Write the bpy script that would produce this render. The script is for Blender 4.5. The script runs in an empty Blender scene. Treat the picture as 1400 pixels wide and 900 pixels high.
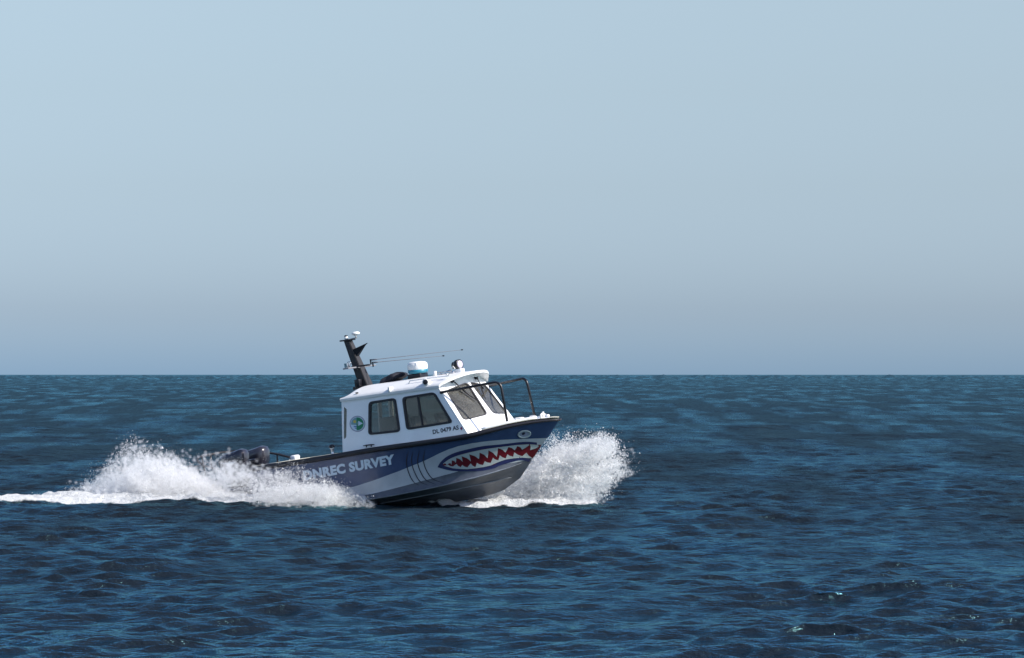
import bpy, bmesh, math, random
import numpy as np
from mathutils import Vector, Matrix
from mathutils.geometry import tessellate_polygon
from mathutils.bvhtree import BVHTree

random.seed(7)
rng = np.random.default_rng(7)
R = math.radians
scene = bpy.context.scene
col = scene.collection

# ------------------------------------------------------------------ camera
FPX = 4720.0            # focal length in pixels of the 1400 px wide photograph
DIST = 80.0             # metres to the boat
HORIZON = 512.0
CAM_H = 178.0 * DIST / FPX
cam_data = bpy.data.cameras.new('camera')
cam = bpy.data.objects.new('camera', cam_data)
col.objects.link(cam)
cam.location = (0, 0, CAM_H)
cam.rotation_euler = (R(90), 0, 0)
cam_data.sensor_fit = 'HORIZONTAL'
cam_data.sensor_width = 36.0
cam_data.lens = FPX / 1400.0 * 36.0
cam_data.shift_y = (HORIZON - 450.0) / 1400.0
cam_data.clip_start = 0.5
cam_data.clip_end = 60000.0
scene.camera = cam

# ------------------------------------------------------------------ sky, sun, exposure
SUN_ELEV, SUN_AZ = 40.0, 113.0          # azimuth clockwise from the view direction
world = bpy.data.worlds.new('World')
scene.world = world
world.use_nodes = True
wn = world.node_tree
wn.nodes.clear()
w_out = wn.nodes.new('ShaderNodeOutputWorld')
w_bg = wn.nodes.new('ShaderNodeBackground')
w_sky = wn.nodes.new('ShaderNodeTexSky')
w_sky.sky_type = 'NISHITA'
w_sky.sun_disc = False
w_sky.sun_elevation = R(SUN_ELEV)
w_sky.sun_rotation = R(SUN_AZ)
w_sky.altitude = 0
w_sky.air_density = 1.0
w_sky.dust_density = 1.0
w_sky.ozone_density = 2.0
# the grey blue bank of marine haze low over the sea, the same all round the horizon
w_tc = wn.nodes.new('ShaderNodeTexCoord')
w_sep = wn.nodes.new('ShaderNodeSeparateXYZ')
w_ramp = wn.nodes.new('ShaderNodeValToRGB')
w_mul = wn.nodes.new('ShaderNodeMix')
w_mul.data_type = 'RGBA'
w_mul.blend_type = 'MULTIPLY'
w_mul.inputs['Factor'].default_value = 1.0
el = w_ramp.color_ramp.elements
stops = [(0.0, (0.75, 1.11, 1.84)), (0.018, (0.705, 0.90, 1.39)), (0.054, (0.80, 0.87, 1.105)), (0.082, (0.925, 0.925, 1.025)), (0.108, (1.065, 1.01, 1.02)), (0.40, (1.35, 1.3, 1.4))]
el[0].position, el[1].position = stops[0][0], stops[-1][0]
el[0].color, el[1].color = (*stops[0][1], 1), (*stops[-1][1], 1)
for zp, c_ in stops[1:-1]:
    el.new(zp).color = (*c_, 1)
w_bg.inputs['Strength'].default_value = 0.098
wn.links.new(w_tc.outputs['Generated'], w_sep.inputs[0])
wn.links.new(w_sep.outputs['Z'], w_ramp.inputs[0])
wn.links.new(w_sky.outputs[0], w_mul.inputs['A'])
wn.links.new(w_ramp.outputs[0], w_mul.inputs['B'])
wn.links.new(w_mul.outputs['Result'], w_bg.inputs['Color'])
wn.links.new(w_bg.outputs[0], w_out.inputs['Surface'])

sun_data = bpy.data.lights.new('sun', 'SUN')
sun_data.energy = 5.0
sun_data.angle = R(0.53)
sun_data.color = (1.0, 0.95, 0.88)
sun = bpy.data.objects.new('sun', sun_data)
col.objects.link(sun)
sdir = Vector((math.sin(R(SUN_AZ)) * math.cos(R(SUN_ELEV)), math.cos(R(SUN_AZ)) * math.cos(R(SUN_ELEV)), math.sin(R(SUN_ELEV))))
sun.rotation_euler = sdir.to_track_quat('Z', 'Y').to_euler()
sun.location = (40, 60, 60)

scene.view_settings.view_transform = 'Standard'
scene.view_settings.look = 'None'
scene.view_settings.exposure = 0.44
scene.view_settings.gamma = 1.0
scene.cycles.max_bounces = 16
scene.cycles.diffuse_bounces = 12
scene.cycles.glossy_bounces = 4
scene.cycles.transparent_max_bounces = 32
scene.cycles.volume_bounces = 8


# ------------------------------------------------------------------ helpers
def tag(o, label=None, cat=None, group=None, kind=None):
    if label: o['label'] = label
    if cat: o['category'] = cat
    if group: o['group'] = group
    if kind: o['kind'] = kind
    return o


def mesh_obj(name, verts, faces, mat, parent=None, smooth=False):
    me = bpy.data.meshes.new(name)
    me.from_pydata([tuple(v) for v in verts], [], [tuple(f) for f in faces])
    me.update()
    if mat: me.materials.append(mat)
    if smooth:
        me.polygons.foreach_set('use_smooth', [True] * len(me.polygons))
    o = bpy.data.objects.new(name, me)
    col.objects.link(o)
    if parent: o.parent = parent
    return o


def bm_obj(name, bm, mat, parent=None, smooth=False):
    bmesh.ops.recalc_face_normals(bm, faces=bm.faces)
    me = bpy.data.meshes.new(name)
    bm.to_mesh(me)
    bm.free()
    if mat: me.materials.append(mat)
    if smooth:
        me.polygons.foreach_set('use_smooth', [True] * len(me.polygons))
    o = bpy.data.objects.new(name, me)
    col.objects.link(o)
    if parent: o.parent = parent
    return o


def principled(name, color, rough=0.5, metallic=0.0, spec=0.5, coat=0.0, var=0.0, vscale=6.0, bump=0.0, bscale=40.0):
    m = bpy.data.materials.new(name)
    m.use_nodes = True
    nt = m.node_tree
    b = nt.nodes['Principled BSDF']
    b.inputs['Base Color'].default_value = (*color, 1)
    b.inputs['Roughness'].default_value = rough
    b.inputs['Metallic'].default_value = metallic
    b.inputs['Specular IOR Level'].default_value = spec
    b.inputs['Coat Weight'].default_value = coat
    tc = nt.nodes.new('ShaderNodeTexCoord')
    if var > 0:
        n = nt.nodes.new('ShaderNodeTexNoise')
        n.inputs['Scale'].default_value = vscale
        n.inputs['Detail'].default_value = 6
        n.inputs['Roughness'].default_value = 0.65
        nt.links.new(tc.outputs['Object'], n.inputs['Vector'])
        mp = nt.nodes.new('ShaderNodeMapRange')
        mp.inputs['From Min'].default_value = 0.3
        mp.inputs['From Max'].default_value = 0.7
        mp.inputs['To Min'].default_value = 1 - var
        mp.inputs['To Max'].default_value = 1 + var * 0.5
        nt.links.new(n.outputs['Fac'], mp.inputs['Value'])
        mx = nt.nodes.new('ShaderNodeMix')
        mx.data_type = 'RGBA'
        mx.blend_type = 'MULTIPLY'
        mx.inputs['Factor'].default_value = 1
        mx.inputs['A'].default_value = (*color, 1)
        nt.links.new(mp.outputs[0], mx.inputs['B'])
        nt.links.new(mx.outputs['Result'], b.inputs['Base Color'])
    if bump > 0:
        n2 = nt.nodes.new('ShaderNodeTexNoise')
        n2.inputs['Scale'].default_value = bscale
        nt.links.new(tc.outputs['Object'], n2.inputs['Vector'])
        bp = nt.nodes.new('ShaderNodeBump')
        bp.inputs['Strength'].default_value = bump
        bp.inputs['Distance'].default_value = 0.02
        nt.links.new(n2.outputs['Fac'], bp.inputs['Height'])
        nt.links.new(bp.outputs[0], b.inputs['Normal'])
    return m


# ------------------------------------------------------------------ materials
M = {}
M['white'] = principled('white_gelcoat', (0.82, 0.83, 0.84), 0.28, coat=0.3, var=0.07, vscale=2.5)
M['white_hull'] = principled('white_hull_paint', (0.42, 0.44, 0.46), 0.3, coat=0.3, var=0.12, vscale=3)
M['roof'] = principled('roof_gelcoat', (0.74, 0.74, 0.73), 0.4, var=0.08, vscale=3)
M['blue'] = principled('blue_hull_paint', (0.042, 0.070, 0.15), 0.26, coat=0.4, var=0.16, vscale=3.5)
M['navy'] = principled('navy_paint', (0.022, 0.026, 0.09), 0.32, coat=0.3, var=0.1)
M['bottom'] = principled('grey_bottom_paint', (0.085, 0.095, 0.118), 0.42, var=0.35, vscale=3, bump=0.1, bscale=9)
M['strake'] = principled('strake_paint', (0.24, 0.26, 0.3), 0.35, var=0.2)
M['red'] = principled('dark_red_paint', (0.11, 0.004, 0.01), 0.35, coat=0.3, var=0.12)
M['tooth'] = principled('tooth_white_paint', (0.38, 0.42, 0.41), 0.35, coat=0.2, var=0.08)
M['letter'] = principled('pale_blue_lettering', (0.54, 0.64, 0.73), 0.35, var=0.08)
M['black'] = principled('black_rubber', (0.012, 0.011, 0.016), 0.5, var=0.2)
M['black_gloss'] = principled('black_powder_coat', (0.006, 0.006, 0.010), 0.33)
M['mast'] = principled('mast_black_paint', (0.016, 0.015, 0.018), 0.55, var=0.2, vscale=8)
M['cream'] = principled('cream_cap', (0.55, 0.53, 0.42), 0.5, var=0.15, vscale=5)
M['steel'] = principled('stainless_steel', (0.6, 0.6, 0.62), 0.2, metallic=1.0)
M['grey'] = principled('grey_plastic', (0.2, 0.2, 0.22), 0.5, var=0.1)
M['teal'] = principled('teal_band', (0.02, 0.2, 0.29), 0.4)
M['radome'] = principled('radome_white', (0.78, 0.78, 0.76), 0.35, var=0.04)
M['seat'] = principled('seat_vinyl', (0.06, 0.055, 0.05), 0.6, var=0.2, vscale=12)
M['interior'] = principled('cabin_lining', (0.3, 0.29, 0.27), 0.7, var=0.15, vscale=5)
M['sole'] = principled('cockpit_sole', (0.3, 0.3, 0.29), 0.8, var=0.2)
M['canvas'] = principled('black_canvas', (0.012, 0.012, 0.02), 0.85, bump=0.5, bscale=14)
M['lens'] = principled('lamp_lens', (0.55, 0.5, 0.6), 0.1, spec=0.8)
M['cowl'] = principled('engine_cowl', (0.022, 0.022, 0.032), 0.25, coat=0.6)
M['ink'] = principled('black_lettering', (0.015, 0.015, 0.03), 0.5)
M['green'] = principled('emblem_green', (0.01, 0.19, 0.085), 0.4)
M['emblem_blue'] = principled('emblem_blue', (0.02, 0.08, 0.3), 0.4)
M['emblem_ring'] = principled('emblem_ring', (0.27, 0.28, 0.36), 0.4)
M['emblem_pale'] = principled('emblem_pale', (0.16, 0.3, 0.33), 0.4)
M['yellow'] = principled('emblem_yellow', (0.5, 0.4, 0.08), 0.4)
M['sticker'] = principled('sticker_red', (0.25, 0.03, 0.1), 0.4)


def glass_material(name, tint, salt, salt_scale, seed):
    m = bpy.data.materials.new(name)
    m.use_nodes = True
    nt = m.node_tree
    nt.nodes.clear()
    out = nt.nodes.new('ShaderNodeOutputMaterial')
    tr = nt.nodes.new('ShaderNodeBsdfTransparent')
    tr.inputs['Color'].default_value = (*tint, 1)
    gl = nt.nodes.new('ShaderNodeBsdfGlossy')
    gl.inputs['Roughness'].default_value = 0.03
    fr = nt.nodes.new('ShaderNodeFresnel')
    fr.inputs['IOR'].default_value = 1.5
    mx = nt.nodes.new('ShaderNodeMixShader')
    nt.links.new(fr.outputs[0], mx.inputs[0])
    nt.links.new(tr.outputs[0], mx.inputs[1])
    nt.links.new(gl.outputs[0], mx.inputs[2])
    df = nt.nodes.new('ShaderNodeBsdfDiffuse')
    df.inputs['Color'].default_value = (0.55, 0.53, 0.48, 1)
    tl = nt.nodes.new('ShaderNodeBsdfTranslucent')
    tl.inputs['Color'].default_value = (0.6, 0.57, 0.5, 1)
    ms = nt.nodes.new('ShaderNodeMixShader')
    ms.inputs[0].default_value = 0.5
    nt.links.new(df.outputs[0], ms.inputs[1])
    nt.links.new(tl.outputs[0], ms.inputs[2])
    tc = nt.nodes.new('ShaderNodeTexCoord')
    mp = nt.nodes.new('ShaderNodeMapping')
    mp.inputs['Location'].default_value = (seed * 3.7, seed * 1.3, seed)
    nt.links.new(tc.outputs['Object'], mp.inputs[0])
    n1 = nt.nodes.new('ShaderNodeTexNoise')
    n1.inputs['Scale'].default_value = 3.2
    n1.inputs['Detail'].default_value = 5
    n1.inputs['Roughness'].default_value = 0.6
    n2 = nt.nodes.new('ShaderNodeTexNoise')
    n2.inputs['Scale'].default_value = salt_scale
    n2.inputs['Detail'].default_value = 3
    nt.links.new(mp.outputs[0], n1.inputs['Vector'])
    nt.links.new(mp.outputs[0], n2.inputs['Vector'])
    mu = nt.nodes.new('ShaderNodeMath')
    mu.operation = 'MULTIPLY'
    nt.links.new(n1.outputs['Fac'], mu.inputs[0])
    nt.links.new(n2.outputs['Fac'], mu.inputs[1])
    mr = nt.nodes.new('ShaderNodeMapRange')
    mr.inputs['From Min'].default_value = 0.14
    mr.inputs['From Max'].default_value = 0.4
    mr.inputs['To Min'].default_value = salt * 0.6
    mr.inputs['To Max'].default_value = min(1.0, salt * 1.7)
    nt.links.new(mu.outputs[0], mr.inputs['Value'])
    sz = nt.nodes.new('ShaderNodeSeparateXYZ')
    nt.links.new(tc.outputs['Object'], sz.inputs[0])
    gz = nt.nodes.new('ShaderNodeMapRange')  # shading of the dim cabin interior painted into the salt veil, darker upward
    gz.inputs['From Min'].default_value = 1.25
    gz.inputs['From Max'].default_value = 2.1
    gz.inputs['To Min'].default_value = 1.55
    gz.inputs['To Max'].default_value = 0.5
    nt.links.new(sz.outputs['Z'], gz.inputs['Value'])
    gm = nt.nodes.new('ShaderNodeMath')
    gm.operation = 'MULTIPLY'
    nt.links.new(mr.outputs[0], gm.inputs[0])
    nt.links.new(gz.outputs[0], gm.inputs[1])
    fin = nt.nodes.new('ShaderNodeMixShader')
    nt.links.new(gm.outputs[0], fin.inputs[0])
    nt.links.new(mx.outputs[0], fin.inputs[1])
    nt.links.new(ms.outputs[0], fin.inputs[2])
    nt.links.new(fin.outputs[0], out.inputs['Surface'])
    return m


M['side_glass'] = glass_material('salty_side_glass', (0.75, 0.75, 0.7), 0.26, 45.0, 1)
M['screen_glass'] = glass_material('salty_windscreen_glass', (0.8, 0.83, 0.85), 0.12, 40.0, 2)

# ------------------------------------------------------------------ water
WIND = R(-80)      # direction the wind waves travel in world x/y
NW = 96
lam = np.geomspace(0.24, 40.0, NW)
wdir = WIND + rng.normal(0, 0.45, NW)
wdir[lam > 5] = WIND + rng.normal(0, 0.35, int((lam > 5).sum()))
wk = 2 * np.pi / lam
slope = np.full(NW, 0.30 * math.sqrt(2.0 / NW))
slope *= np.interp(np.log(lam), np.log([0.24, 0.5, 0.9, 1.6, 3, 6, 15, 40]), [2.1, 1.9, 1.05, 0.58, 0.40, 0.26, 0.17, 0.12])
wamp = slope / wk
wph = rng.uniform(0, 2 * np.pi, NW)
wkx, wky = wk * np.cos(wdir), wk * np.sin(wdir)


def sea_height(x, y):
    x = np.asarray(x, float)
    y = np.asarray(y, float)
    z = np.zeros_like(x)
    for i in range(NW):
        if lam[i] > 0.6:
            z += wamp[i] * np.cos(wkx[i] * x + wky[i] * y + wph[i])
    return z


def value_noise(x, y, seed=0):
    """smooth 2-D lattice noise in 0..1"""
    r = np.random.default_rng(seed)
    tab = r.random((256, 256))
    xi, yi = np.floor(x).astype(int), np.floor(y).astype(int)
    fx, fy = x - xi, y - yi
    fx = fx * fx * (3 - 2 * fx)
    fy = fy * fy * (3 - 2 * fy)
    g = lambda a, b: tab[a % 256, b % 256]
    return (g(xi, yi) * (1 - fx) + g(xi + 1, yi) * fx) * (1 - fy) + (g(xi, yi + 1) * (1 - fx) + g(xi + 1, yi + 1) * fx) * fy


def fbm(x, y, seed=0, octv=4):
    s, a, t = 0, 1.0, 0
    for o in range(octv):
        s = s + a * value_noise(x * 2 ** o, y * 2 ** o, seed + o)
        t += a
        a *= 0.55
    return s / t


def build_sea():
    rows = [4.0]
    while rows[-1] < 33:
        rows.append(rows[-1] + 0.4)
    while rows[-1] < 130:
        rows.append(rows[-1] * 1.0012)
    while rows[-1] < 26000:
        rows.append(rows[-1] + float(np.interp(rows[-1], [130, 260, 600, 2000, 5000, 26000], [0.16, 0.42, 1.3, 6.0, 40, 900])))
    r = np.array(rows)
    core = np.linspace(-9.3, 9.3, 341)
    side = 9.3 + np.geomspace(0.10, 66.0, 24)
    ang = np.radians(np.concatenate([-side[::-1], core, side]))
    nr, nc = len(r), len(ang)
    far = np.clip((r - 1500) / 700, 0, 1) * np.clip((5000 - r) / 1500, 0, 1)
    x = (r[:, None] * np.sin(ang)[None, :]).astype(np.float64)
    y = (r[:, None] * np.cos(ang)[None, :]).astype(np.float64)
    dr = np.gradient(r)
    z = np.zeros((nr, nc))
    dx = np.zeros((nr, nc))
    dy = np.zeros((nr, nc))
    lost = np.zeros(nr)
    crest = np.zeros((nr, nc))
    # gusts: patches of rougher and smoother water
    gust = 0.72 + 0.56 * fbm(x / 16.0, y / 30.0, 11, 3)
    gust_s = 0.28 + 1.44 * fbm(x / 4.0 + 40, y / 9.0, 21, 4)
    for i in range(NW):
        w = np.clip((lam[i] / dr - 2.2) / 3.0, 0, 1)
        lost += 0.5 * slope[i] ** 2 * (1 - w ** 2)
        sel = np.nonzero(w > 0)[0]
        if not len(sel):
            continue
        e = sel[-1] + 1
        ph = wkx[i] * x[:e] + wky[i] * y[:e] + wph[i]
        a = wamp[i] * w[:e, None] * (gust_s[:e] if lam[i] < 1.6 else gust[:e])
        c, s = np.cos(ph), np.sin(ph)
        z[:e] += a * c
        dx[:e] -= 0.9 * a * s * math.cos(wdir[i])
        dy[:e] -= 0.9 * a * s * math.sin(wdir[i])
        crest[:e] += (wk[i] * a * c) * (0.3 < lam[i] < 6)
    # the bow pushes a low wall of water aside; the wake behind is churned
    inner = (np.abs(np.degrees(ang)) < 30)[None, :]
    co = np.empty((nr * nc, 3), np.float32)
    co[:, 0] = (x + dx * inner).ravel()
    co[:, 1] = (y + dy * inner).ravel()
    co[:, 2] = z.ravel()
    # crests of the far swell that roughen the horizon
    co[:, 2] += (far[:, None] * 8.0 * (fbm(np.degrees(ang)[None, :] * 4.0 + 0 * x, np.log(r)[:, None] * 14.0 + 0 * x, 61, 4) - 0.5)).ravel()
    # foam: the wake of the boat and a few breaking crests
    px = 700 + FPX * x / y
    d = y
    front = np.interp(px, [-200, 0, 100, 300, 430, 500, 520, 580, 610, 640, 700, 812, 830], [78.0, 78.15, 78.8, 79.1, 78.9, 78.8, 79.6, 79.2, 78.4, 78.0, 77.9, 78.4, 78.8])
    back = np.interp(px, [-200, 0, 100, 300, 500, 640, 812, 830], [80.6, 80.8, 82.5, 86.5, 83.5, 80.5, 81.6, 80.0])
    wob = 0.7 * (fbm(x * 1.3, y * 1.3, 5) - 0.5)
    wake = np.clip((d - front + wob) / 0.35, 0, 1) * np.clip((back - d + wob) / 0.8, 0, 1)
    wake *= np.clip((826 - px) / 14, 0, 1) * np.clip((px + 220) / 50, 0, 1)
    caps = np.clip((crest - 1.1) / 0.3, 0, 1) * np.clip((fbm(x / 5.0, y / 11.0, 77, 3) - 0.685) / 0.06, 0, 1)
    caps *= np.clip((y - 62) / 15, 0, 1)
    foam = np.clip(wake + caps, 0, 1)
    co[:, 2] += (wake * (0.05 + 0.30 * (fbm(x * 2.6, y * 2.6, 9) - 0.35))).ravel()
    idx = np.arange(nr * nc).reshape(nr, nc)
    quads = np.stack([idx[:-1, :-1], idx[:-1, 1:], idx[1:, 1:], idx[1:, :-1]], -1).reshape(-1, 4)
    me = bpy.data.meshes.new('water')
    me.vertices.add(len(co))
    me.vertices.foreach_set('co', co.ravel())
    nq = len(quads)
    me.loops.add(nq * 4)
    me.loops.foreach_set('vertex_index', quads.ravel().astype(np.int32))
    me.polygons.add(nq)
    me.polygons.foreach_set('loop_start', np.arange(0, nq * 4, 4, dtype=np.int32))
    me.update(calc_edges=True)
    me.polygons.foreach_set('use_smooth', np.ones(nq, bool))
    at = me.attributes.new('foam', 'FLOAT', 'POINT')
    at.data.foreach_set('value', foam.ravel().astype(np.float32))
    # cat's paws: streaks of rougher and smoother water
    rip_ = np.sqrt(0.36 * np.sqrt(lost + 0.012 ** 2))[:, None] * np.clip(1 + 1.2 * (fbm(x / 1.8, y / 15.0, 91, 5) - 0.5), 0.6, 1.4)
    rip_ = rip_.ravel()
    at = me.attributes.new('ripple', 'FLOAT', 'POINT')
    at.data.foreach_set('value', rip_.astype(np.float32))
    m = bpy.data.materials.new('sea_water')
    m.use_nodes = True
    nt = m.node_tree
    nt.nodes.remove(nt.nodes['Principled BSDF'])
    body = nt.nodes.new('ShaderNodeBsdfDiffuse')
    body.inputs['Color'].default_value = (0.0095, 0.0125, 0.017, 1)
    gloss = nt.nodes.new('ShaderNodeBsdfGlossy')
    gloss.inputs['Color'].default_value = (0.38, 0.88, 1.0, 1)
    fres = nt.nodes.new('ShaderNodeFresnel')
    fres.inputs['IOR'].default_value = 1.333
    cap = nt.nodes.new('ShaderNodeMath')
    cap.operation = 'MULTIPLY'
    mcap = nt.nodes.new('ShaderNodeMapRange')      # mean reflectance of the ripples too fine for the mesh
    mcap.inputs['From Min'].default_value = 0.16
    mcap.inputs['From Max'].default_value = 0.335
    mcap.inputs['To Min'].default_value = 1.15
    mcap.inputs['To Max'].default_value = 0.26
    nt.links.new(mcap.outputs[0], cap.inputs[1])
    nt.links.new(fres.outputs[0], cap.inputs[0])
    b = nt.nodes.new('ShaderNodeMixShader')
    nt.links.new(cap.outputs[0], b.inputs[0])
    nt.links.new(body.outputs[0], b.inputs[1])
    nt.links.new(gloss.outputs[0], b.inputs[2])
    geo = nt.nodes.new('ShaderNodeNewGeometry')
    rip = nt.nodes.new('ShaderNodeAttribute')
    rip.attribute_name = 'ripple'
    nt.links.new(rip.outputs['Fac'], mcap.inputs['Value'])

    # capillary ripples on the chop, drawn out along the crests
    mp = nt.nodes.new('ShaderNodeMapping')
    mp.inputs['Rotation'].default_value = (0, 0, -(WIND + R(90)))
    mp.inputs['Scale'].default_value = (0.6, 1.5, 1.0)
    nt.links.new(geo.outputs['Position'], mp.inputs[0])
    no = nt.nodes.new('ShaderNodeTexNoise')
    no.inputs['Scale'].default_value = 6.0
    no.inputs['Detail'].default_value = 5.0
    no.inputs['Roughness'].default_value = 0.6
    nt.links.new(mp.outputs[0], no.inputs['Vector'])
    bp = nt.nodes.new('ShaderNodeBump')
    bp.inputs['Strength'].default_value = 1.0
    bp.inputs['Distance'].default_value = 0.06
    nt.links.new(no.outputs['Fac'], bp.inputs['Height'])
    mp2 = nt.nodes.new('ShaderNodeMapping')
    mp2.inputs['Rotation'].default_value = (0, 0, -(WIND + R(70)))
    mp2.inputs['Scale'].default_value = (0.7, 1.3, 1.0)
    nt.links.new(geo.outputs['Position'], mp2.inputs[0])
    no2 = nt.nodes.new('ShaderNodeTexNoise')
    no2.inputs['Scale'].default_value = 1.5
    no2.inputs['Detail'].default_value = 4.0
    no2.inputs['Roughness'].default_value = 0.6
    nt.links.new(mp2.outputs[0], no2.inputs['Vector'])
    bp2 = nt.nodes.new('ShaderNodeBump')
    bp2.inputs['Strength'].default_value = 1.0
    bp2.inputs['Distance'].default_value = 0.14
    nt.links.new(no2.outputs['Fac'], bp2.inputs['Height'])
    nt.links.new(bp2.outputs[0], bp.inputs['Normal'])
    for n_ in (body, gloss, fres):
        nt.links.new(bp.outputs[0], n_.inputs['Normal'])
    nt.links.new(rip.outputs['Fac'], gloss.inputs['Roughness'])
    # foam
    fa = nt.nodes.new('ShaderNodeAttribute')
    fa.attribute_name = 'foam'
    fn = nt.nodes.new('ShaderNodeTexNoise')
    fn.inputs['Scale'].default_value = 3.0
    fn.inputs['Detail'].default_value = 8
    fn.inputs['Roughness'].default_value = 0.75
    nt.links.new(geo.outputs['Position'], fn.inputs['Vector'])
    fs = nt.nodes.new('ShaderNodeMath')
    fs.operation = 'ADD'
    nt.links.new(fa.outputs['Fac'], fs.inputs[0])
    nt.links.new(fn.outputs['Fac'], fs.inputs[1])
    fr = nt.nodes.new('ShaderNodeMapRange')
    fr.inputs['From Min'].default_value = 1.02
    fr.inputs['From Max'].default_value = 1.22
    nt.links.new(fs.outputs[0], fr.inputs['Value'])
    fd = nt.nodes.new('ShaderNodeBsdfDiffuse')
    fd.inputs['Color'].default_value = (0.74, 0.76, 0.77, 1)
    fb = nt.nodes.new('ShaderNodeBump')
    fb.inputs['Distance'].default_value = 0.25
    nt.links.new(fn.outputs['Fac'], fb.inputs['Height'])
    nt.links.new(fb.outputs[0], fd.inputs['Normal'])
    mx = nt.nodes.new('ShaderNodeMixShader')
    nt.links.new(fr.outputs[0], mx.inputs[0])
    nt.links.new(b.outputs[0], mx.inputs[1])
    nt.links.new(fd.outputs[0], mx.inputs[2])
    nt.links.new(mx.outputs[0], nt.nodes['Material Output'].inputs['Surface'])
    me.materials.append(m)
    o = bpy.data.objects.new('water', me)
    col.objects.link(o)
    tag(o, 'dark blue choppy open sea reaching to the horizon', 'sea', kind='structure')
    return o


build_sea()

# ------------------------------------------------------------------ boat frame
YAW, TRIM, HEEL = R(32), R(6), R(4)
SY, CY = math.sin(YAW), math.cos(YAW)
ORIGIN = Vector(((560 - 700) / FPX * DIST, DIST, 0.0))
boat = bpy.data.objects.new('survey_boat', None)
col.objects.link(boat)
BM = Matrix.Translation(ORIGIN) @ Matrix.Rotation(-YAW, 4, 'Z') @ Matrix.Rotation(-TRIM, 4, 'Y') @ Matrix.Rotation(HEEL, 4, 'X')
boat.matrix_world = BM
tag(boat, 'speeding survey boat with white cabin and red shark mouth painted on blue hull', 'boat')
BI = BM.inverted()
CAML = BI @ Vector((0, 0, CAM_H))


def ray(px, py):
    d = Vector(((px - 700) / FPX, 1.0, -(py - HORIZON) / FPX))
    return (BI.to_3x3() @ d).normalized()


def on_plane(px, py, p0, n):
    d = ray(px, py)
    t = (Vector(p0) - CAML).dot(n) / d.dot(n)
    return CAML + d * t


def at(px, py, Y):
    """point of the boat seen at a pixel, at lateral offset Y (port positive) from its centreline"""
    return on_plane(px, py, (0, Y, 0), Vector((0, 1, 0)))


def topx(p):
    w = BM @ Vector(p)
    return 700 + FPX * w.x / w.y, HORIZON - FPX * (w.z - CAM_H) / w.y


def mir(p):
    return Vector((p[0], -p[1], p[2]))


def catmull(pts, n):
    """n points along a smooth curve through pts"""
    pts = [Vector(p) for p in pts]
    d = [0.0]
    for a, b in zip(pts, pts[1:]):
        d.append(d[-1] + (b - a).length)
    d = np.array(d)
    P = np.array([tuple(p) for p in pts])
    T = np.zeros_like(P)
    for i in range(len(P)):
        a, b = max(0, i - 1), min(len(P) - 1, i + 1)
        T[i] = (P[b] - P[a]) / max(1e-9, d[b] - d[a])
    out = []
    for s in np.linspace(0, d[-1], n):
        i = min(len(d) - 2, int(np.searchsorted(d, s, 'right') - 1))
        h = d[i + 1] - d[i]
        u = (s - d[i]) / h
        h00 = 2 * u ** 3 - 3 * u ** 2 + 1
        h10 = u ** 3 - 2 * u ** 2 + u
        h01 = -2 * u ** 3 + 3 * u ** 2
        h11 = u ** 3 - u ** 2
        out.append(Vector(h00 * P[i] + h10 * h * T[i] + h01 * P[i + 1] + h11 * h * T[i + 1]))
    return out


def tube(bm, pts, r, seg=8, caps=True):
    pts = [Vector(p) for p in pts]
    rs = r if isinstance(r, (list, tuple)) else [r] * len(pts)
    rings = []
    prev = None
    for i, p in enumerate(pts):
        t = (pts[min(i + 1, len(pts) - 1)] - pts[max(i - 1, 0)]).normalized()
        if prev is None:
            ref = Vector((0, 0, 1)) if abs(t.z) < 0.9 else Vector((1, 0, 0))
            nrm = t.cross(ref).normalized()
        else:
            nrm = (prev - t * prev.dot(t)).normalized()
        prev = nrm
        bn = t.cross(nrm)
        rings.append([bm.verts.new(p + (nrm * math.cos(k * 2 * math.pi / seg) + bn * math.sin(k * 2 * math.pi / seg)) * rs[i]) for k in range(seg)])
    for a, b in zip(rings, rings[1:]):
        for k in range(seg):
            bm.faces.new((a[k], a[(k + 1) % seg], b[(k + 1) % seg], b[k]))
    if caps:
        bm.faces.new(rings[0][::-1])
        bm.faces.new(rings[-1])


def tube_obj(name, pts, r, mat, parent, seg=8):
    bm = bmesh.new()
    tube(bm, pts, r, seg)
    return bm_obj(name, bm, mat, parent, True)


def lathe(bm, base, axis, prof, seg=20):
    """prof: list of (radius, height along axis)"""
    axis = Vector(axis).normalized()
    ref = Vector((1, 0, 0)) if abs(axis.x) < 0.8 else Vector((0, 1, 0))
    e1 = axis.cross(ref).normalized()
    e2 = axis.cross(e1)
    rings = []
    for r, h in prof:
        c = Vector(base) + axis * h
        rings.append([bm.verts.new(c + (e1 * math.cos(k * 2 * math.pi / seg) + e2 * math.sin(k * 2 * math.pi / seg)) * max(r, 1e-4)) for k in range(seg)])
    for a, b in zip(rings, rings[1:]):
        for k in range(seg):
            bm.faces.new((a[k], a[(k + 1) % seg], b[(k + 1) % seg], b[k]))
    bm.faces.new(rings[0][::-1])
    bm.faces.new(rings[-1])


def lathe_obj(name, base, axis, prof, mat, parent, seg=20):
    bm = bmesh.new()
    lathe(bm, base, axis, prof, seg)
    return bm_obj(name, bm, mat, parent, True)


def hexa(bm, c8):
    v = [bm.verts.new(c) for c in c8]
    for f in ((0, 3, 2, 1), (4, 5, 6, 7), (0, 1, 5, 4), (1, 2, 6, 5), (2, 3, 7, 6), (3, 0, 4, 7)):
        bm.faces.new([v[i] for i in f])
    return v


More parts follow.
